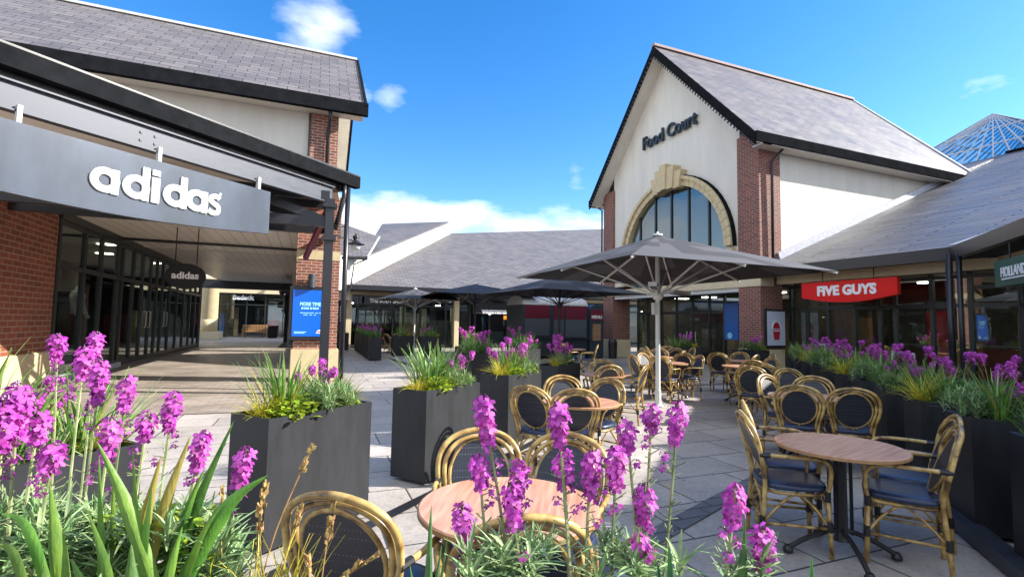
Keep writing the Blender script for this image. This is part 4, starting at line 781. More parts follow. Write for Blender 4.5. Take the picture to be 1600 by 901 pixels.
# ---------------------------------------------------------------- chairs
def make_chair():
    t = thing('bistro_armchair', 'chair', 'chair', (0, 0, 0), 0, 'bamboo-look bistro armchairs round the tables')
    def half(s_): return [(s_*.185, -.235, .0), (s_*.185, -.215, .25), (s_*.18, -.2, .44), (s_*.205, -.215, .55), (s_*.235, -.24, .68), (s_*.225, -.27, .80), (s_*.15, -.305, .885), (0, -.32, .92)]
    a = half(-1); b = half(1)[::-1][1:]
    fr_ = MB().tube(smoothpath(a+b, 5), .0155, 8)
    def half2(s_): return [(s_*.155, -.19, .44), (s_*.168, -.205, .54), (s_*.2, -.232, .67), (s_*.19, -.258, .785), (s_*.12, -.288, .86), (0, -.298, .888)]
    fr_.tube(smoothpath(half2(-1)+half2(1)[::-1][1:], 5), .013, 8)
    ov_ = [Vector((.172*math.cos(q), -.245-.085*math.sin(q)*.95+.012, .675+.192*math.sin(q))) for q in [2*PI*i/28 for i in range(28)]]
    fr_.tube(ov_, .011, 7, closed=True)
    fr_.tube([(0, -.205, .44), (0, -.172, .49)], .01, 6).tube([(0, -.31, .9), (0, -.32, .86)], .01, 6)
    fr_.build('back_frame', 'bamboo', t, smooth=True, world=False)
    m = MB(); vs = [Vector((0, -.245+.012, .675))]+[p.copy() for p in ov_]; n = len(ov_)
    for o in (-.006, .008): m.add([v+Vector((0, o, 0)) for v in vs], [(0, 1+i, 1+(i+1) % n) for i in range(n)])
    m.build('backrest', 'weave', t, smooth=True, world=False)
    # seat: rounded square pad
    prof = []
    def sq(r_, z): return [(r_*math.copysign(abs(math.cos(q))**.62, math.cos(q))*.225, r_*math.copysign(abs(math.sin(q))**.62, math.sin(q))*.22, z) for q in [2*PI*i/32 for i in range(32)]]
    m = MB(); rings = [sq(.0, .475), sq(.5, .474), sq(.85, .472), (sq(.96, .466)), sq(1.0, .45), sq(.98, .432), sq(.9, .424), sq(0, .424)]
    for r_ in rings: m.v += r_
    for k_ in range(len(rings)-1): m.f += [(k_*32+i, k_*32+(i+1) % 32, (k_+1)*32+(i+1) % 32, (k_+1)*32+i) for i in range(32)]
    m.build('seat', 'seatweave_skysheen', t, smooth=True, world=False)
    m = MB(); m.tube([(x*1.0, y, .408) for x, y, z in sq(.93, 0)], .012, 6, closed=True); m.build('seat_frame', 'bamboo', t, smooth=True, world=False)
    for s_ in (-1, 1):
        ar = MB().tube(smoothpath([(s_*.232, -.238, .665), (s_*.262, -.12, .668), (s_*.27, .04, .668), (s_*.262, .14, .655), (s_*.24, .195, .6), (s_*.215, .2, .5), (s_*.195, .19, .42)], 5), .014, 8).build('armrest', 'bamboo', t, smooth=True, world=False)
        MB().tube([(s_*.234, -.245, .665), (s_*.25, -.18, .667)], .018, 8).tube([(s_*.197, .192, .44), (s_*.19, .19, .37)], .019, 8).build('binding', 'castiron', ar, world=False)
        MB().tube([(s_*.19, .19, .42), (s_*.198, .205, 0)], .0155, 8).build('leg', 'bamboo', t, smooth=True, world=False)
    st = MB()
    for s_ in (-1, 1):
        st.tube([(s_*.193, .195, .19), (s_*.186, -.215, .19)], .01, 6)
        st.tube(smoothpath([(s_*.193, .196, .2), (s_*.19, .1, .33), (s_*.188, -.0, .4), (s_*.186, -.1, .33), (s_*.186, -.215, .2)]), .009, 6)
    st.tube([(-.19, .2, .22), (.19, .2, .22)], .009, 6).tube([(-.186, -.22, .22), (.186, -.22, .22)], .009, 6)
    st.tube(smoothpath([(-.19, .2, .22), (-.08, .2, .36), (0, .2, .395), (.08, .2, .36), (.19, .2, .22)]), .009, 6).tube(smoothpath([(-.186, -.22, .22), (-.08, -.21, .36), (0, -.21, .395), (.08, -.21, .36), (.186, -.22, .22)]), .009, 6)
    so_ = st.build('stretcher', 'bamboo', t, smooth=True, world=False)
    m = MB()
    for x, y in ((-.194, .198), (.194, .198), (-.186, -.222), (.186, -.222)): m.tube([(x, y, .17), (x, y, .24)], .02, 8)
    m.build('binding', 'castiron', so_, world=False)
    return t
ch0 = make_chair(); used = [0]
def chair(px, py, ztop_unused, face, label, loc=None):
    """back-top position from its place on the terrace; face = direction the sitter looks (deg, 0 = +Y, clockwise)"""
    rz = -R(face); d = Vector((math.sin(R(face)), math.cos(R(face)), 0))
    p = Vector((px, py, 0))+d*.31
    if not used[0]: used[0] = 1; ch0.location = p; ch0.rotation_euler = (0, 0, rz); ch0['label'] = label; return ch0
    return dup(ch0, p, rz, label)
# ---------------------------------------------------------------- tables
def make_table():
    t = thing('bistro_table', 'table', 'table', (0, 0, 0), 0, 'round wood-topped bistro tables')
    tp = MB().lathe([(0, .715), (.385, .715), (.40, .722), (.40, .738), (.395, .742), (0, .742)], (0, 0, 0), 48).build('tabletop', 'wood', t, world=False)
    MB().lathe([(.4005, .717), (.4035, .72), (.4035, .737), (.4005, .739)], (0, 0, 0), 48).build('edge_band', 'teak', tp, world=False)
    m = MB().lathe([(0, .1), (.05, .1), (.035, .16), (.028, .3), (.028, .6), (.05, .68), (.05, .714), (0, .714)], (0, 0, 0), 12)
    for i in range(4):
        a = PI/4+i*PI/2; c, s_ = math.cos(a), math.sin(a); m.tube([(c*.07, s_*.07, .14), (c*.07, s_*.07, .66)], .012, 6)
        m.bar((0, 0, .7), (c*.28, s_*.28, .705), .03, .02)
    m.build('pedestal', 'castiron', t, world=False)
    for i in range(4):
        a = PI/4+i*PI/2; c, s_ = math.cos(a), math.sin(a)
        m = MB().tube(smoothpath([(c*.03, s_*.03, .17), (c*.13, s_*.13, .14), (c*.24, s_*.24, .09), (c*.33, s_*.33, .035)]), .017, 7).lathe([(0, 0), (.032, 0), (.034, .02), (.02, .045), (0, .045)], (c*.345, s_*.345, 0), 10)
        m.build('foot', 'castiron', t, smooth=False, world=False)
    return t
tb0 = make_table(); tu = [0]
def table(x, y, rz, label):
    if not tu[0]: tu[0] = 1; tb0.location = (x, y, 0); tb0.rotation_euler = (0, 0, R(rz)); tb0['label'] = label; return
    dup(tb0, (x, y, 0), R(rz), label)
table(.86, 2.12, 60, 'nearest round wooden table, behind the tall purple flower spikes')
table(2.66, 4.62, 20, 'pinkish round table in the second group, beside the middle planter')
table(4.5, 7.0, 50, 'round table between the four chairs left of the white parasol pole')
table(7.3, 8.85, 10, 'round table just right of the white parasol pole')
table(3.45, 2.42, 15, 'round table at lower right with two chairs on each side, in shade')
table(5.5, 4.25, 40, 'round table half hidden behind two dark-backed chairs at the right')
table(8.3, 7.8, 70, 'round table in the right-hand middle group next to the shop planters')
table(9.75, 11.75, 0, 'far round table before the hall entrance, behind the parasol pole')
table(7.9, 14.2, 30, 'far round table in front of the maroon kiosk')
table(3.75, 24.6, 0, 'farthest round table, by the row of far left planters')
table(9.6, 9.0, 0, 'round table in front of the bucket poster pier')
table(8.35, 10.6, 25, 'round table in the open middle between the parasol pole and the hall entrance')
# chair list: back-top position, facing, label
CH = [
 (.11, 1.95, 36, 'bamboo chair at bottom left, back turned to the camera, dotted weave, left of nearest table'),
 (.68, 1.53, 12, 'chair almost hidden behind the purple flowers at the near edge of the nearest table'),
 (.95, 2.83, 190, 'left one of the two chairs on the far side of the nearest table'),
 (1.40, 2.56, 225, 'right one of the two chairs on the far side of the nearest table'),
 (2.06, 4.62, 55, 'chair with full oval back at left of the pinkish second-group table'),
 (2.42, 4.28, 20, 'chair with full oval back at the near side of the pinkish second-group table'),
 (2.86, 5.42, 190, 'chair behind the pinkish second-group table, only its arched top showing'),
 (3.27, 5.02, 245, 'chair at the right of the pinkish second-group table, dark woven back outward'),
 (4.08, 7.75, 150, 'far left chair of the group left of the white parasol pole'),
 (4.85, 7.65, 215, 'far right chair of the group left of the white parasol pole'),
 (4.33, 6.62, 10, 'near chair with a dotted back in the group left of the white parasol pole'),
 (4.95, 6.55, 320, 'chair standing just left of the white parasol pole, its legs in sunlight'),
 (7.35, 13.9, 70, 'chair at left of the far table in front of the maroon kiosk'),
 (8.25, 13.3, 300, 'chair seen edge-on between the kiosk table and the brick pier'),
 (7.55, 14.7, 120, 'chair half hidden behind the left chair of the kiosk table'),
 (6.45, 9.05, 100, 'thin edge-on chair just left of the white parasol pole, farther back'),
 (6.95, 9.35, 160, 'chair directly behind the white parasol pole, far side of its table'),
 (6.6, 8.3, 60, 'chair hidden partly by the white parasol pole, facing the table on its right'),
 (9.2, 12.2, 110, 'left chair at the far table before the hall entrance'),
 (9.45, 11.2, 20, 'near-left chair at the far table before the hall entrance'),
 (10.1, 12.35, 215, 'rear chair at the far table before the hall entrance'),
 (10.25, 11.4, 290, 'right chair at the far table before the hall entrance'),
 (7.95, 9.15, 235, 'dark-backed chair at far right of the table beside the white parasol pole'),
 (7.83, 8.5, 285, 'gold chair in profile at right of the table beside the white parasol pole'),
 (8.98, 9.18, 55, 'dark brown oval-back chair between the parasol pole and the bucket poster'),
 (9.93, 9.4, 250, 'chair below the bucket poster at the rear of its table'),
 (9.3, 8.35, 340, 'chair with its back to the planters, below and right of the bucket poster'),
 (10.1, 8.6, 300, 'narrow chair in profile beside the planter foot under the bucket poster'),
 (6.55, 6.0, 50, 'leftmost chair of the dense right-hand middle cluster, woven back showing'),
 (7.3, 6.45, 60, 'second chair of the right-hand middle cluster, behind the leftmost one'),
 (7.75, 7.05, 20, 'arched chair top at the rear of the right-hand middle cluster'),
 (8.9, 7.6, 280, 'farthest right chair of the right-hand middle cluster, by the planters'),
 (5.62, 4.92, 170, 'navy-backed chair beyond the half-hidden right table, at its far left'),
 (4.98, 3.93, 52, 'brown oval-back chair at the near left of the half-hidden right table'),
 (6.1, 4.6, 235, 'arched chair behind the half-hidden right table, on the planter side'),
 (5.36, 3.58, 48, 'oval-back chair standing nearest the right planters, above the shaded table'),
 (6.8, 5.55, 200, 'chair top in the middle of the right-hand cluster with a pale worn patch'),
 (3.02, 2.86, 124, 'front one of the two chairs at left of the shaded lower right table'),
 (3.45, 3.24, 134, 'rear one of the two chairs at left of the shaded lower right table'),
 (3.97, 1.98, 326, 'front one of the two chairs at right of the shaded lower right table'),
 (4.43, 2.22, 322, 'rear one of the two chairs at right of the shaded lower right table'),
 (7.75, 10.35, 70, 'left chair at the table in the open middle before the hall entrance'),
 (8.85, 11.15, 215, 'rear chair at the table in the open middle before the hall entrance'),
 (8.75, 10.05, 325, 'right chair at the table in the open middle before the hall entrance'),
 (3.2, 25.2, 100, 'leftmost of the far dark chairs beyond the row of left planters'),
 (3.35, 24.0, 60, 'near dark chair beyond the end of the row of left planters'),
 (4.4, 24.2, 300, 'far dark chair just left of the farthest white parasol pole'),
 (4.1, 25.3, 200, 'rear dark chair by the farthest table'),
]
for x, y, f, lb in CH: chair(x, y, 0, f, lb)

# ---------------------------------------------------------------- planters
def make_planter():
    t = thing('metal_planter', 'planter', 'planter', (0, 0, 0), 0, 'tall dark rectangular planters')
    lx, ly, h = .92, .43, .88; m = MB()
    m.box(-lx/2, lx/2, -ly/2, ly/2, .02, .80)
    m.build('body', 'planter', t, world=False)
    m = MB(); o = [(-lx/2, -ly/2), (lx/2, -ly/2), (lx/2, ly/2), (-lx/2, ly/2)]; i_ = [(x-math.copysign(.022, x), y-math.copysign(.022, y)) for x, y in o]
    m.add([(x, y, .8) for x, y in o]+[(x, y, h) for x, y in o]+[(x, y, h) for x, y in i_]+[(x, y, .8) for x, y in i_],
          [(a+k_*4, (a+1) % 4+k_*4, (a+1) % 4+k_*4+4, a+k_*4+4) for k_ in range(3) for a in range(4)])
    m.build('rim', 'planter', t, world=False)
    m = MB(); nx, ny = 12, 6
    m.v = [(-lx/2+.022+(lx-.044)*i/nx, -ly/2+.022+(ly-.044)*j/ny, .835+random.uniform(-.012, .012)) for j in range(ny+1) for i in range(nx+1)]
    m.f = [(j*(nx+1)+i, j*(nx+1)+i+1, (j+1)*(nx+1)+i+1, (j+1)*(nx+1)+i) for j in range(ny) for i in range(nx)]
    m.build('soil', 'soil', t, world=False)
    return t
pl0 = make_planter(); pu = [0]
def planter(x, y, az, label, group='tall dark rectangular planters'):
    """centre, azimuth of the long side"""
    rz = R(90-az)
    if not pu[0]: pu[0] = 1; pl0.location = (x, y, 0); pl0.rotation_euler = (0, 0, rz); pl0['label'] = label; return
    dup(pl0, (x, y, 0), rz, label, group)

# ---------------------------------------------------------------- plants (origin at soil level)
def blade(m, base, az, ln, wd, lean, curl, seg=5, fold=.25):
    """a tapering folded leaf"""
    d = Vector((math.cos(az), math.sin(az), 0)); sdv = Vector((-d.y, d.x, 0)); p = Vector(base); ang = lean; rows = []
    for i in range(seg+1):
        f = i/seg; wv = wd*(1-f**2.2)*(.55+.9*f if f < .5 else 1.0)*.5
        if i == seg: wv = .0008
        nrm = Vector((-d.x*math.cos(ang), -d.y*math.cos(ang), math.sin(ang)))
        rows.append((p-sdv*wv, p-nrm*wv*fold*2, p+sdv*wv)); p = p+(d*math.sin(ang)+Vector((0, 0, math.cos(ang))))*ln/seg; ang += curl/seg
    o = len(m.v)
    for r_ in rows: m.v += [tuple(q) for q in r_]
    for i in range(seg): a = o+i*3; m.f += [(a, a+1, a+4, a+3), (a+1, a+2, a+5, a+4)]
def ovalleaf(m, p, d, n, ln, wd):
    d = d.normalized(); s_ = d.cross(n).normalized(); n = s_.cross(d)
    v = [p, p+d*ln*.3+s_*wd*.42+n*ln*.05, p+d*ln*.65+s_*wd*.5+n*ln*.04, p+d*ln-n*ln*.12, p+d*ln*.65-s_*wd*.5+n*ln*.04, p+d*ln*.3-s_*wd*.42+n*ln*.05, p+d*ln*.5-n*ln*.02]
    m.add(v, [(0, 1, 6), (1, 2, 6), (2, 3, 6), (3, 4, 6), (4, 5, 6), (5, 0, 6)])
def rnd(a, b): return random.uniform(a, b)
def strap_plant(n=34, h=.38, w_=.022, spread=.12, lean=.55, m1='strap', m2='strapb'):
    t = thing('strap_leaf_plant', '', 'plant', (0, 0, 0)); ms = [MB(), MB()]
    for i in range(n):
        a = rnd(0, 2*PI); r_ = rnd(0, spread)
        blade(ms[i % 2], (math.cos(a)*r_, math.sin(a)*r_*.8, 0), a+rnd(-.6, .6), h*rnd(.6, 1.1), w_*rnd(.7, 1.2), rnd(.03, lean), rnd(.1, .8))
    ms[0].build('leaves', m1, t, world=False); ms[1].build('pale_leaves', m2, t, world=False); return t
def grass_tuft(n=90, h=.2, mt='yellow'):
    t = thing('yellow_grass_tuft', '', 'plant', (0, 0, 0)); m = MB()
    for i in range(n): a = rnd(0, 2*PI); r_ = rnd(0, .04); blade(m, (math.cos(a)*r_, math.sin(a)*r_, 0), a+rnd(-.5, .5), h*rnd(.6, 1.15), .008, rnd(.05, .9), rnd(.5, 1.9), 5, .2)
    m.build('blades', mt, t, world=False); return t
def mound(name, n=150, r_=.15, h=.15, ln=.05, wd=.035, mt='lime', up=.5):
    t = thing(name, '', 'plant', (0, 0, 0)); m = MB()
    for i in range(n):
        a = rnd(0, 2*PI); e_ = math.asin(rnd(0.02, 1)); q = rnd(.5, 1)
        p = Vector((math.cos(a)*math.cos(e_)*r_*q, math.sin(a)*math.cos(e_)*r_*q, math.sin(e_)*h*q))
        d = Vector((math.cos(a+rnd(-.8, .8)), math.sin(a+rnd(-.8, .8)), rnd(-.3, up+.6))); n_ = Vector((rnd(-.4, .4), rnd(-.4, .4), 1))
        ovalleaf(m, p, d, n_, ln*rnd(.6, 1.2), wd*rnd(.7, 1.2))
    m.build('leaves', mt, t, world=False); return t
def silver_mound(n=60, r_=.14, h=.2):
    t = thing('silver_foliage_plant', '', 'plant', (0, 0, 0)); m = MB()
    for k_ in range(n//4):
        a = rnd(0, 2*PI); q = rnd(0, r_); base = Vector((math.cos(a)*q, math.sin(a)*q, rnd(.3, 1)*h*(1-.5*q/r_)))
        for j in range(22): b = rnd(0, 2*PI); blade(m, base+Vector((0, 0, rnd(-.05, .03))), b, rnd(.04, .085), rnd(.006, .01), rnd(.2, 1.5), rnd(0, .9), 3, .15)
    m.build('leaves', 'silver', t, world=False); return t
def flower_head(pm, dm, p, ax, ln, rad, nf):
    """a spike of small four-petalled flowers round a stem"""
    ax = ax.normalized(); x = ax.cross(Vector((.3, .2, 1) if abs(ax.z) < .9 else (1, .1, 0))).normalized(); y = ax.cross(x)
    for i in range(nf):
        f = (i+.5)/nf; a = i*2.4+rnd(-.3, .3); rr = rad*(.55+.5*math.sin(PI*min(1, (1-f)*1.15+.12)))*rnd(.75, 1.15)
        out_ = (x*math.cos(a)+y*math.sin(a)); c = p+ax*(ln*f)+out_*rr; nn = (out_+ax*(.15+.8*f)+Vector((rnd(-.3, .3), rnd(-.3, .3), rnd(-.2, .2)))).normalized()
        u = nn.cross(ax).normalized(); v = nn.cross(u); ps = rnd(.0072, .0112)*rad/.022; r0_ = rnd(0, PI/2)
        for k_ in range(4):
            q = r0_+k_*PI/2+rnd(-.15, .15); d = u*math.cos(q)+v*math.sin(q); s_ = u*-math.sin(q)+v*math.cos(q); z = nn*ps*rnd(-.25, .35)
            pm.add([c, c+d*ps*.8+s_*ps*.65+z*.5, c+d*ps*1.65+s_*ps*.42+z, c+d*ps*1.65-s_*ps*.42+z, c+d*ps*.8-s_*ps*.65+z*.5], [(0, 1, 2, 3, 4)])
    for i in range(max(5, nf//4)):
        a = rnd(0, 2*PI); c = p+ax*(ln*rnd(.93, 1.08))+(x*math.cos(a)+y*math.sin(a))*rad*rnd(0, .45); s_ = rad*.16
        dm.add([c+ax*s_*1.6, c+x*s_, c+y*s_, c-x*s_, c-y*s_, c-ax*s_], [(0, 1, 2), (0, 2, 3), (0, 3, 4), (0, 4, 1), (5, 2, 1), (5, 3, 2), (5, 4, 3), (5, 1, 4)])
def stalk(pm, dm, sm_, base, tip, head=.1, rad=.024, nf=34, pods=14, r_=.0028, bend=.03, loose=0):
    base, tip = Vector(base), Vector(tip); mid = base.lerp(tip, .5)+Vector((rnd(-bend, bend), rnd(-bend, bend), 0)); pth = smoothpath([base, mid, tip], 5)
    sm_.tube(pth, [r_*(1.25-.5*i/(len(pth)-1)) for i in range(len(pth))], 5)
    ax = (tip-mid).normalized(); L_ = (tip-base).length; h0 = tip-ax*head
    flower_head(pm, dm, h0, ax, head, rad, nf)
    for i in range(pods):
        f = rnd(.25, max(.3, 1-head/L_)); p = base.lerp(mid, f*2) if f < .5 else mid.lerp(tip, (f-.5)*2); a = rnd(0, 2*PI); d = Vector((math.cos(a), math.sin(a), rnd(.2, .9)))
        sm_.tube([p, p+d*rnd(.012, .028)], .0011, 3)
    for i in range(loose):
        f = 1-(head/L_)*(1.15+.9*i/max(1, loose))-rnd(0, .03); p = mid.lerp(tip, (f-.5)*2) if f > .5 else base.lerp(mid, f*2)
        a = rnd(0, 2*PI); o_ = Vector((math.cos(a), math.sin(a), .4))*rad*1.05; sm_.tube([p, p+o_], .0012, 3); flower_head(pm, dm, p+o_-ax*.004, ax, .014, rad*.55, 4)
def wallflower(ns=7, h=.36, rad=.024, nf=22, spread=.12):
    t = thing('purple_wallflower', '', 'flowering plant', (0, 0, 0)); pm, dm, sm_, lf = MB(), MB(), MB(), MB()
    for i in range(ns):
        a = rnd(0, 2*PI); r1 = rnd(0, spread*.5); tl = rnd(.0, .16); hh = h*rnd(.7, 1.1)
        stalk(pm, dm, sm_, (math.cos(a)*r1, math.sin(a)*r1, .02), (math.cos(a)*(r1+tl), math.sin(a)*(r1+tl), hh), rnd(.05, .085), rad, nf, 6, .0025, .02, 3)
    for i in range(110): a = rnd(0, 2*PI); r1 = rnd(0, spread); blade(lf, (math.cos(a)*r1, math.sin(a)*r1, rnd(0, .1)), a+rnd(-1, 1), rnd(.06, .13), .010, rnd(.2, 1.3), rnd(.1, .9), 3, .15)
    lf.build('leaves', 'silver', t, world=False); sm_.build('stems', 'stem', t, world=False); pm.build('flowers', 'petal', t, world=False); dm.build('buds', 'petald', t, world=False); return t
protos = {'wall': [wallflower(6, .34), wallflower(9, .40), wallflower(5, .30)], 'strap': [strap_plant(72, .40, .018, .14), strap_plant(84, .34, .016, .15, .8), strap_plant(50, .32, .014, .12, .9, 'darkleaf', 'strap')],
          'grass': [grass_tuft(), grass_tuft(120, .24)], 'lime': [mound('lime_foliage_plant', 230, .16, .16), mound('lime_foliage_plant', 170, .13, .14)],
          'silver': [silver_mound(96, .16, .22), silver_mound(70, .13, .18)], 'dark': [mound('green_shrub', 420, .2, .24, .05, .02, 'darkleaf', .8)]}
NMN = {'wall': ('purple wallflower', 'flowering plant'), 'strap': ('green strap-leaved plant', 'plant'), 'grass': ('yellow grass tuft', 'grass plant'),
       'lime': ('lime-leaved plant', 'plant'), 'silver': ('silvery narrow-leaved plant', 'plant'), 'dark': ('dark green shrub', 'shrub')}
first = {}
def plant(kind, x, y, where, k_=None, sc=1., z=.835, rz=None, grp=None, pre=''):
    k_ = random.randrange(len(protos[kind])) if k_ is None else k_; src = protos[kind][k_]; lb = pre+NMN[kind][0]+' '+where
    if src.name in first: o = copy_tree(src)
    else: first[src.name] = 1; o = src
    o.location = (x, y, z); o.rotation_euler = (0, 0, rnd(0, 6.28) if rz is None else rz); o.scale = (sc, sc, sc); o['label'] = lb; o['category'] = NMN[kind][1]; o['group'] = grp or {'wall': 'purple wallflowers in the planters', 'strap': 'strap-leaved plants in the planters', 'grass': 'yellow grass tufts in the planters', 'lime': 'lime-leaved plants in the planters', 'silver': 'silver-leaved plants in the planters', 'dark': 'dark shrubs in the planters'}[kind]
    return o
def plantset(x, y, az, where, spec):
    d = Vector((math.sin(R(az)), math.cos(R(az)), 0)); n_ = Vector((d.y, -d.x, 0))
    ks = [q[0] for q in spec]; nm_ = ('left ', 'right ') if 'left planter' in where and 'row' not in where or 'back' in where else ('front ', 'rear ')
    for kind, u, v, k_, sc in spec:
        sc *= 1.3 if kind == 'strap' else 1.22
        us = sorted(q[1] for q in spec if q[0] == kind); pre = '' if len(us) < 2 else nm_[0] if u == us[0] else nm_[1]
        plant(kind, x+d.x*u+n_.x*v, y+d.y*u+n_.y*v, where, k_, sc, pre=pre)

# left row of planters along the walk (near corner, long side azimuth 52)
dL = Vector((math.sin(R(52)), math.cos(R(52)), 0)); nL = Vector((dL.y, -dL.x, 0))
LROW = [(-2.80, 1.58, 'first left planter at the picture edge'), (-1.51, 2.64, 'second left planter'), (-.22, 3.72, 'big third left planter'), (1.07, 4.78, 'fourth left planter'), (2.36, 5.90, 'fifth left planter'), (3.62, 7.0, 'sixth left planter')]
SETL = {
 0: [('wall', -.2, 0, 1, .9), ('strap', .2, .05, 0, 1.1), ('dark', 0, 0, 0, 1)],
 1: [('wall', -.28, .05, 1, .92), ('wall', .12, .0, 0, .9), ('strap', -.12, -.06, 0, 1.15), ('strap', .3, -.08, 1, 1.0), ('grass', .38, .02, 0, .9), ('dark', -.2, -.05, 0, .6), ('silver', -.3, -.02, 1, .8)],
 2: [('grass', -.36, .0, 1, .85), ('strap', -.15, -.06, 0, .95), ('lime', -.2, .08, 0, .95), ('silver', .02, .1, 0, 1.0), ('strap', .22, -.05, 1, .85), ('wall', .12, -.08, 2, 1.0), ('silver', .2, .13, 1, 1), ('grass', .38, .0, 0, .9), ('lime', .3, .05, 1, .8)],
 3: [('lime', .33, .08, 1, .8), ('strap', .34, -.1, 2, .7), ('grass', -.38, .02, 0, .95), ('strap', -.14, -.03, 0, 1.0), ('strap', .12, -.08, 0, .95), ('lime', -.18, .12, 1, .9), ('silver', .12, .14, 0, .9), ('wall', .3, .02, 0, .9), ('lime', .0, .06, 0, .8)],
 4: [('lime', .3, .1, 1, .8), ('silver', .36, .0, 1, .8), ('grass', -.34, .0, 1, 1.0), ('strap', -.05, -.02, 0, .9), ('lime', -.1, .1, 0, .8), ('silver', .15, .12, 0, .95), ('wall', .2, -.05, 1, .95), ('wall', -.1, -.14, 2, 1.1), ('strap', .2, .0, 1, .8)],
 5: [('grass', -.2, .05, 0, 1.0), ('wall', .0, .0, 1, 1.0), ('wall', .3, .0, 0, .9), ('dark', .25, 0, 0, .8)]}
for i, (cx, cy, wh) in enumerate(LROW):
    c = Vector((cx, cy, 0))+dL*.46-nL*.215
    planter(c.x, c.y, 52, 'dark metal planter, '+wh); plantset(c.x, c.y, 52, 'in the '+wh, SETL[i])
# planters crossing behind, towards the far seating
for i, (x, y, az, wh, st) in enumerate((
  (3.5, 10.6, 60, 'back planter behind the fourth left planter', [('strap', -.2, 0, 1, 1.0), ('strap', .2, 0, 0, .8), ('wall', .1, .1, 1, 1.0), ('grass', .3, 0, 0, 1), ('dark', .0, 0, 0, .9)]),
  (4.2, 13.4, 50, 'middle back planter left of the kiosk', [('wall', -.2, 0, 1, 1.1), ('wall', .2, .1, 0, 1.1), ('strap', .0, .0, 0, 1.0), ('dark', .1, 0, 0, 1.0)]),
  (5.2, 11.9, 52, 'back planter behind the fifth left planter', [('strap', -.1, 0, 2, 1.2), ('strap', .2, 0, 2, 1.1), ('wall', .2, .1, 2, 1.0)]),
  (6.7, 15.8, 70, 'shaded planter in front of the kiosk shutters', [('wall', -.2, 0, 1, 1.1), ('dark', .1, 0, 0, 1.0), ('wall', .3, 0, 0, 1.0)]),
  (4.9, 21.5, 90, 'far planter right of the farthest parasol pole', [('strap', .0, 0, 1, 1.2), ('grass', .3, 0, 0, 1), ('wall', -.2, 0, 0, 1.1)]),
  (3.9, 22.6, 90, 'far planter left of the farthest parasol pole', [('strap', -.1, 0, 1, 1.2), ('grass', .25, 0, 0, 1.1)]),
  (11.0, 12.6, 110, 'planter with orange-yellow tuft near the hall doors', [('strap', -.2, 0, 1, 1.1), ('wall', .0, 0, 0, 1.2), ('grass', .3, 0, 0, 1.1), ('dark', 0, 0, 0, 1)]),
  (11.9, 10.9, 100, 'planter at the foot of the right brick pier', [('dark', -.1, 0, 0, 1.1), ('wall', .1, 0, 0, 1.1), ('strap', .2, 0, 2, 1.1), ('lime', .3, 0, 0, .9)]),
  (1.45, 27.0, 90, 'far end planter against the back shopfronts', [('lime', -.2, 0, 0, 1.2), ('wall', .2, 0, 1, 1.1), ('dark', 0, 0, 0, 1)]),
)):
    planter(x, y, az, 'dark metal planter, '+wh); plantset(x, y, az, 'in the '+wh, st)
# far left row, ends towards the terrace
ORD = ['first', 'second', 'third', 'fourth', 'fifth', 'sixth', 'seventh', 'eighth', 'ninth', 'tenth', 'eleventh', 'twelfth']
for k_ in range(6):
    y = 20.35+k_*1.22; wh = ORD[k_]+' nearest planter of the far left row'
    planter(2.42, y, 0, 'dark metal planter, '+wh); plantset(2.42, y, 0, 'in the '+wh, [('strap', -.15, 0, 2, 1.15), ('strap', .2, 0, 2, 1.05), ('wall', .05, .05, 0, 1.1), ('grass' if k_ == 0 else 'silver', .3, 0, 0, .9)])
# right-hand row, narrow ends towards the tables
dR = Vector((.678, .735, 0)); nR = Vector((.735, -.678, 0)); c0 = Vector((4.72, 2.27, 0))
SR = [[('strap', -.2, 0, 0, .85), ('strap', .1, .05, 1, .85), ('wall', .2, 0, 1, .95), ('wall', -.05, .1, 2, .8), ('silver', -.36, 0, 0, 1.1), ('dark', .0, 0, 0, 1)],
      [('grass', -.38, .02, 1, 1.2), ('strap', -.2, .0, 1, .9), ('wall', .18, 0, 1, .95), ('dark', -.1, .05, 0, .9)],
      [('strap', -.3, 0, 2, 1.0), ('strap', 0, 0, 0, .8), ('wall', .25, 0, 1, .9), ('wall', -.1, -.08, 0, .8), ('silver', -.36, .06, 1, 1.0)]]
for k_ in range(-1, 10):
    c = c0+dR*(.93*k_)+nR*.46+dR*.215; wh = ORD[k_+1]+' nearest planter of the right-hand row'
    planter(c.x, c.y, 132.7, 'dark metal planter, '+wh); plantset(c.x, c.y, 132.7, 'in the '+wh, SR[k_ % 3])

# ---------------------------------------------------------------- low screens by the right shopfront
for i, (a, b, lb) in enumerate((((12.9, 9.6), (12.3, 8.9), 'low glazed windbreak with pale top rail below the red sign'), ((11.9, 8.4), (11.0, 7.4), 'low orange-red windbreak panel with pale frame right of the red sign'), ((10.6, 6.3), (9.8, 5.5), 'low dark red windbreak panel nearest the camera'))):
    t = thing('windbreak_screen', lb, 'screen', (a[0], a[1], 0), 0, 'low framed screens along the right shopfront'); A = Vector((*a, 0)); Bv = Vector((*b, 0)); h = 1.12
    MB().bar(A+Vector((0, 0, .62)), Bv+Vector((0, 0, .62)), .02, .84).build('panel', ['maroon', 'cup', 'maroon'][i], t)
    MB().bar(A+Vector((0, 0, h)), Bv+Vector((0, 0, h)), .04, .04).bar(A+Vector((0, 0, .15)), Bv+Vector((0, 0, .15)), .04, .04).bar(A+Vector((0, 0, .0)), A+Vector((0, 0, h)), .04, .04, (1, 0, 0)).bar(Bv, Bv+Vector((0, 0, h)), .04, .04, (1, 0, 0)).build('rail', 'verge', t)

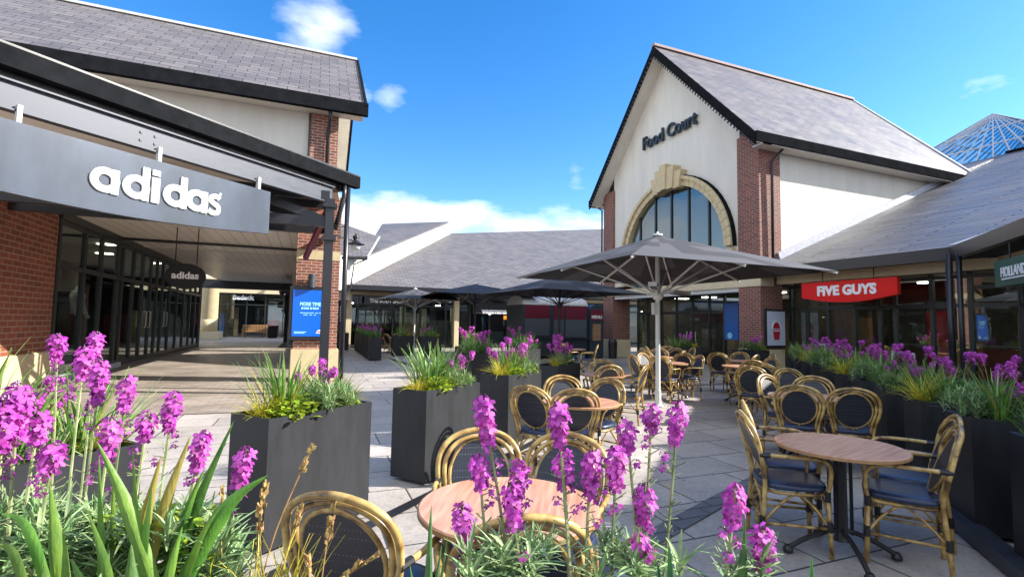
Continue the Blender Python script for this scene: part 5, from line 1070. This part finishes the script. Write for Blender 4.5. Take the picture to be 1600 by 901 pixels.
# ---------------------------------------------------------------- plants right in front of the camera
def cpt(l, d): return Vector((l*math.cos(YAW)+d*math.sin(YAW), -l*math.sin(YAW)+d*math.cos(YAW), 0))
for l, d, lb in ((-1.08, .78, 'near planter hidden under the foliage at bottom left'), (-.1, .62, 'near planter hidden under the foliage at bottom centre'), (.88, .62, 'near planter hidden under the foliage at bottom right')):
    p = cpt(l, d); planter(p.x, p.y, 112, 'dark metal planter, '+lb)
FG = 'foreground plants nearest the camera'
def fgplant(name, label, cat, parts):
    t = thing(name, label, cat, (0, 0, 0), 0, FG); t.location = parts[0][0].v and Vector(parts[0][0].v[0]) or (0, 0, 0); t.location.z = .835
    for mb, nm, mt in parts:
        if mb.v: mb.build(nm, mt, t, smooth=(nm in ('leaves', 'pale_leaves')))
    return t
def leafto(m, base, px, py, D, wd, bend=.06, seg=8, fold=.5):
    """strap leaf from a base point to a tip"""
    a = Vector(base); b = at(px, py, D); mid = a.lerp(b, .55)+Vector((0, 0, bend)); pth = smoothpath([a, mid, b], seg//2); n_ = len(pth); o = len(m.v); tw = rnd(-.6, .6)
    for i, p in enumerate(pth):
        f = i/(n_-1); d = (pth[min(i+1, n_-1)]-pth[max(i-1, 0)]).normalized(); wv = wd*.37*(.72+.36*math.sin(PI*min(1, f*1.3)))*(1-max(0, f-.5)/.5)**.75+.0003
        s_ = (R_*math.cos(tw)+F_*math.sin(tw)); s_ = (s_-d*s_.dot(d)).normalized(); nn = s_.cross(d)
        m.v += [tuple(p-s_*wv), tuple(p+nn*wv*fold*2), tuple(p+s_*wv)]
    for i in range(n_-1): q = o+i*3; m.f += [(q, q+1, q+4, q+3), (q+1, q+2, q+5, q+4)]
# big strap leaves, lower left clump
A, Bm = MB(), MB()
for i, (px, py, D, wd, fx, bd) in enumerate(((152, 690, .80, .027, 262, .02), (78, 757, .78, .032, 105, 0), (252, 712, .86, .026, 190, .02), (298, 680, .88, .027, 205, .03), (366, 656, .90, .029, 235, .02), (418, 742, .86, .034, 250, .05), (112, 872, .72, .034, 175, .0),
        (155, 712, .84, .016, 160, .0), (207, 700, .84, .018, 225, .01), (2, 800, .76, .024, 95, .05), (-10, 850, .74, .02, 60, .04), (285, 822, .80, .018, 245, .01), (238, 760, .80, .022, 215, .02), (178, 735, .88, .018, 172, .01), (345, 790, .84, .018, 265, .03), (138, 800, .78, .022, 190, .01), (205, 850, .74, .026, 205, .0), (320, 730, .88, .020, 240, .03), (70, 880, .70, .03, 70, .0))):
    leafto(A if i % 3 else Bm, at(fx, 985, D-.02), px, py, D, wd, bd, 12)
fgplant('strap_leaf_plant', 'large green sword-leaved plant filling the lower left corner', 'plant', [(A, 'leaves', 'strap'), (Bm, 'pale_leaves', 'strap')])
A, Bm = MB(), MB(); bc = cpt(-.12, .8); bc.z = .84
for px, py, D, wd in ((674, 788, .84, .026), (690, 850, .82, .018), (700, 835, .86, .014), (640, 880, .8, .02)): leafto(A, bc+R_*rnd(-.03, .03), px, py, D, wd, .01)
fgplant('strap_leaf_plant', 'few dark sword leaves rising left of the purple spikes at bottom centre', 'plant', [(A, 'leaves', 'darkleaf')])
A = MB(); bc = cpt(.33, .8); bc.z = .84
for px, py, D, wd in ((1164, 812, .84, .020), (1268, 868, .84, .016), (1045, 850, .84, .02), (1190, 880, .8, .016), (1028, 880, .8, .02)): leafto(A, at(px+rnd(-15, 15), 1010, .84), px, py, D, wd, .01)
fgplant('strap_leaf_plant', 'sparse dark leaf tips poking up at bottom right of centre', 'plant', [(A, 'leaves', 'darkleaf')])
# silver foliage beds
def silverbed(label, pts, n):
    t = thing('silver_foliage_plant', label, 'plant', at(*pts[0]), 0, FG); m = MB()
    for k_ in range(n):
        px, py, D = random.choice(pts); c = at(px+rnd(-45, 45), py+rnd(-22, 30), D+rnd(-.08, .08))
        for j in range(24): b = rnd(0, 2*PI); blade(m, c+Vector((0, 0, rnd(-.03, .01))), b, rnd(.035, .075), rnd(.006, .0095), rnd(.3, 1.6), rnd(0, .9), 4, .15)
    m.build('leaves', 'silver', t); return t
silverbed('bed of silvery narrow leaves across the lower left', [(40, 795, .95), (110, 800, .98), (190, 812, .98), (270, 820, 1.0), (60, 840, .9), (140, 845, .92), (230, 850, .92), (310, 840, .98), (20, 885, .85), (330, 870, .95), (180, 895, .85)], 105)
silverbed('silvery narrow leaves under the purple spikes at bottom centre', [(800, 880, .95), (860, 870, .97), (920, 865, .98), (980, 875, .97), (1020, 885, .96), (760, 895, .9), (1180, 890, .9)], 34)
def limebed():
    t = thing('lime_foliage_plant', 'lime-yellow round leaves glowing behind the big sword leaves at lower left', 'plant', at(235, 845, .92), 0, FG); m = MB()
    for k_ in range(170):
        c = at(rnd(150, 330), rnd(800, 920), rnd(.86, 1.0)); ovalleaf(m, c, Vector((rnd(-1, 1), rnd(-1, 1), rnd(-.2, .8))), Vector((rnd(-.4, .4), rnd(-.4, .4), 1)), rnd(.02, .04), rnd(.012, .022))
    m.build('leaves', 'lime', t)
limebed()
def darkbed():
    t = thing('green_shrub', 'dense dark leaves low in the bottom left corner behind the sword leaves', 'shrub', at(150, 880, 1.0), 0, FG); m = MB()
    for k_ in range(900):
        c = at(rnd(-30, 350), rnd(800, 960), rnd(.95, 1.1)); ovalleaf(m, c, Vector((rnd(-1, 1), rnd(-1, 1), rnd(-.2, .8))), Vector((rnd(-.4, .4), rnd(-.4, .4), 1)), rnd(.03, .05), rnd(.012, .02))
    m.build('leaves', 'darkleaf', t)
darkbed()
# purple spikes: px, py of the tip, depth, head length (m), stem foot px
def spikes(label, lst, podn=16):
    pm, dm, sm_ = MB(), MB(), MB()
    for px, py, D, hd, fx in lst:
        tip = at(px, py, D); foot = at(fx, 1000, D-.02)
        stalk(pm, dm, sm_, foot, tip, hd, .0168, int(hd*430), podn, .0032, .012, 3)
    return fgplant('purple_wallflower', label, 'flowering plant', [(sm_, 'stems', 'stem'), (pm, 'flowers', 'petal'), (dm, 'buds', 'petald')])
spikes('tall purple spike standing in front of the nearest round table, left of the others', [(752, 622, .95, .088, 805), (748, 712, .93, .058, 790), (722, 790, .9, .072, 745), (797, 757, .92, .072, 845)])
spikes('purple spikes in the middle of the bottom foreground', [(872, 632, .95, .075, 900), (880, 712, .97, .06, 905), (812, 722, .97, .07, 790), (925, 708, .95, .08, 925), (965, 700, .95, .075, 955), (978, 660, 1.0, .055, 1000), (1008, 760, .98, .07, 985), (1000, 838, .93, .03, 980)])
spikes('two slender purple spikes with bare podded stems, right of the central bunch', [(1018, 636, 1.02, .045, 1005), (1060, 630, 1.0, .075, 1025)], 34)
spikes('short purple spikes at lower right in front of the shaded table', [(1150, 760, .86, .065, 1115), (1192, 825, .86, .065, 1180)])
spikes('single purple spike leaning right against the big dark planter', [(386, 702, .98, .07, 330)])
spikes('purple spikes rising over the second left planter at lower left', [(318, 676, 1.02, .075, 270), (272, 615, 1.15, .085, 215), (232, 645, 1.12, .06, 190)])
spikes('big purple cluster at the left picture edge', [(30, 602, .86, .09, 5), (62, 648, .9, .05, 30), (8, 625, .84, .09, -20), (85, 695, .86, .045, 60)])
spikes('purple spikes beside the lower brick corner, left', [(90, 525, 1.35, .07, 60), (150, 522, 1.4, .07, 90), (133, 545, 1.3, .08, 85), (158, 565, 1.2, .10, 100), (200, 590, 1.2, .08, 140), (175, 655, 1.05, .09, 120)])
# dry seed heads
def drygrass():
    t = thing('dry_grass_clump', 'thin straw-coloured grass stems with dry seed heads before the near chair', 'grass plant', at(400, 880, .9), 0, FG); m, s_ = MB(), MB()
    for px, py, fx, D in ((487, 700, 395, .88), (415, 755, 400, .9), (348, 765, 360, .9), (518, 808, 498, .86), (590, 868, 470, .86), (405, 790, 420, .88), (470, 790, 430, .9), (480, 870, 490, .84), (560, 880, 500, .85)):
        a = at(fx, 960, D); b = at(px, py, D); mid = a.lerp(b, .5)+R_*rnd(-.012, .0); m.tube(smoothpath([a, mid, b], 5), .0013, 4)
        d = (b-mid).normalized()
        for i in range(26): q = b-d*rnd(0, .045); v = Vector((rnd(-1, 1), rnd(-1, 1), rnd(0, 1.5))).normalized()*.004; s_.obox(q+v, v*.9, d*.0035, d.cross(v).normalized()*.0014)
    g_ = MB()
    for i in range(70): blade(g_, at(rnd(370, 480), 985, .88), rnd(0, 2*PI), rnd(.10, .2), .004, rnd(.05, .6), rnd(.1, 1.0), 5, .2)
    m.build('stems', 'straw', t); s_.build('seed_heads', 'straw', t); g_.build('blades', 'yellow', t)
drygrass()
for kd in protos:
    for q in protos[kd]:
        if q.name not in first:
            for c in list(q.children): bpy.data.objects.remove(c)
            bpy.data.objects.remove(q)
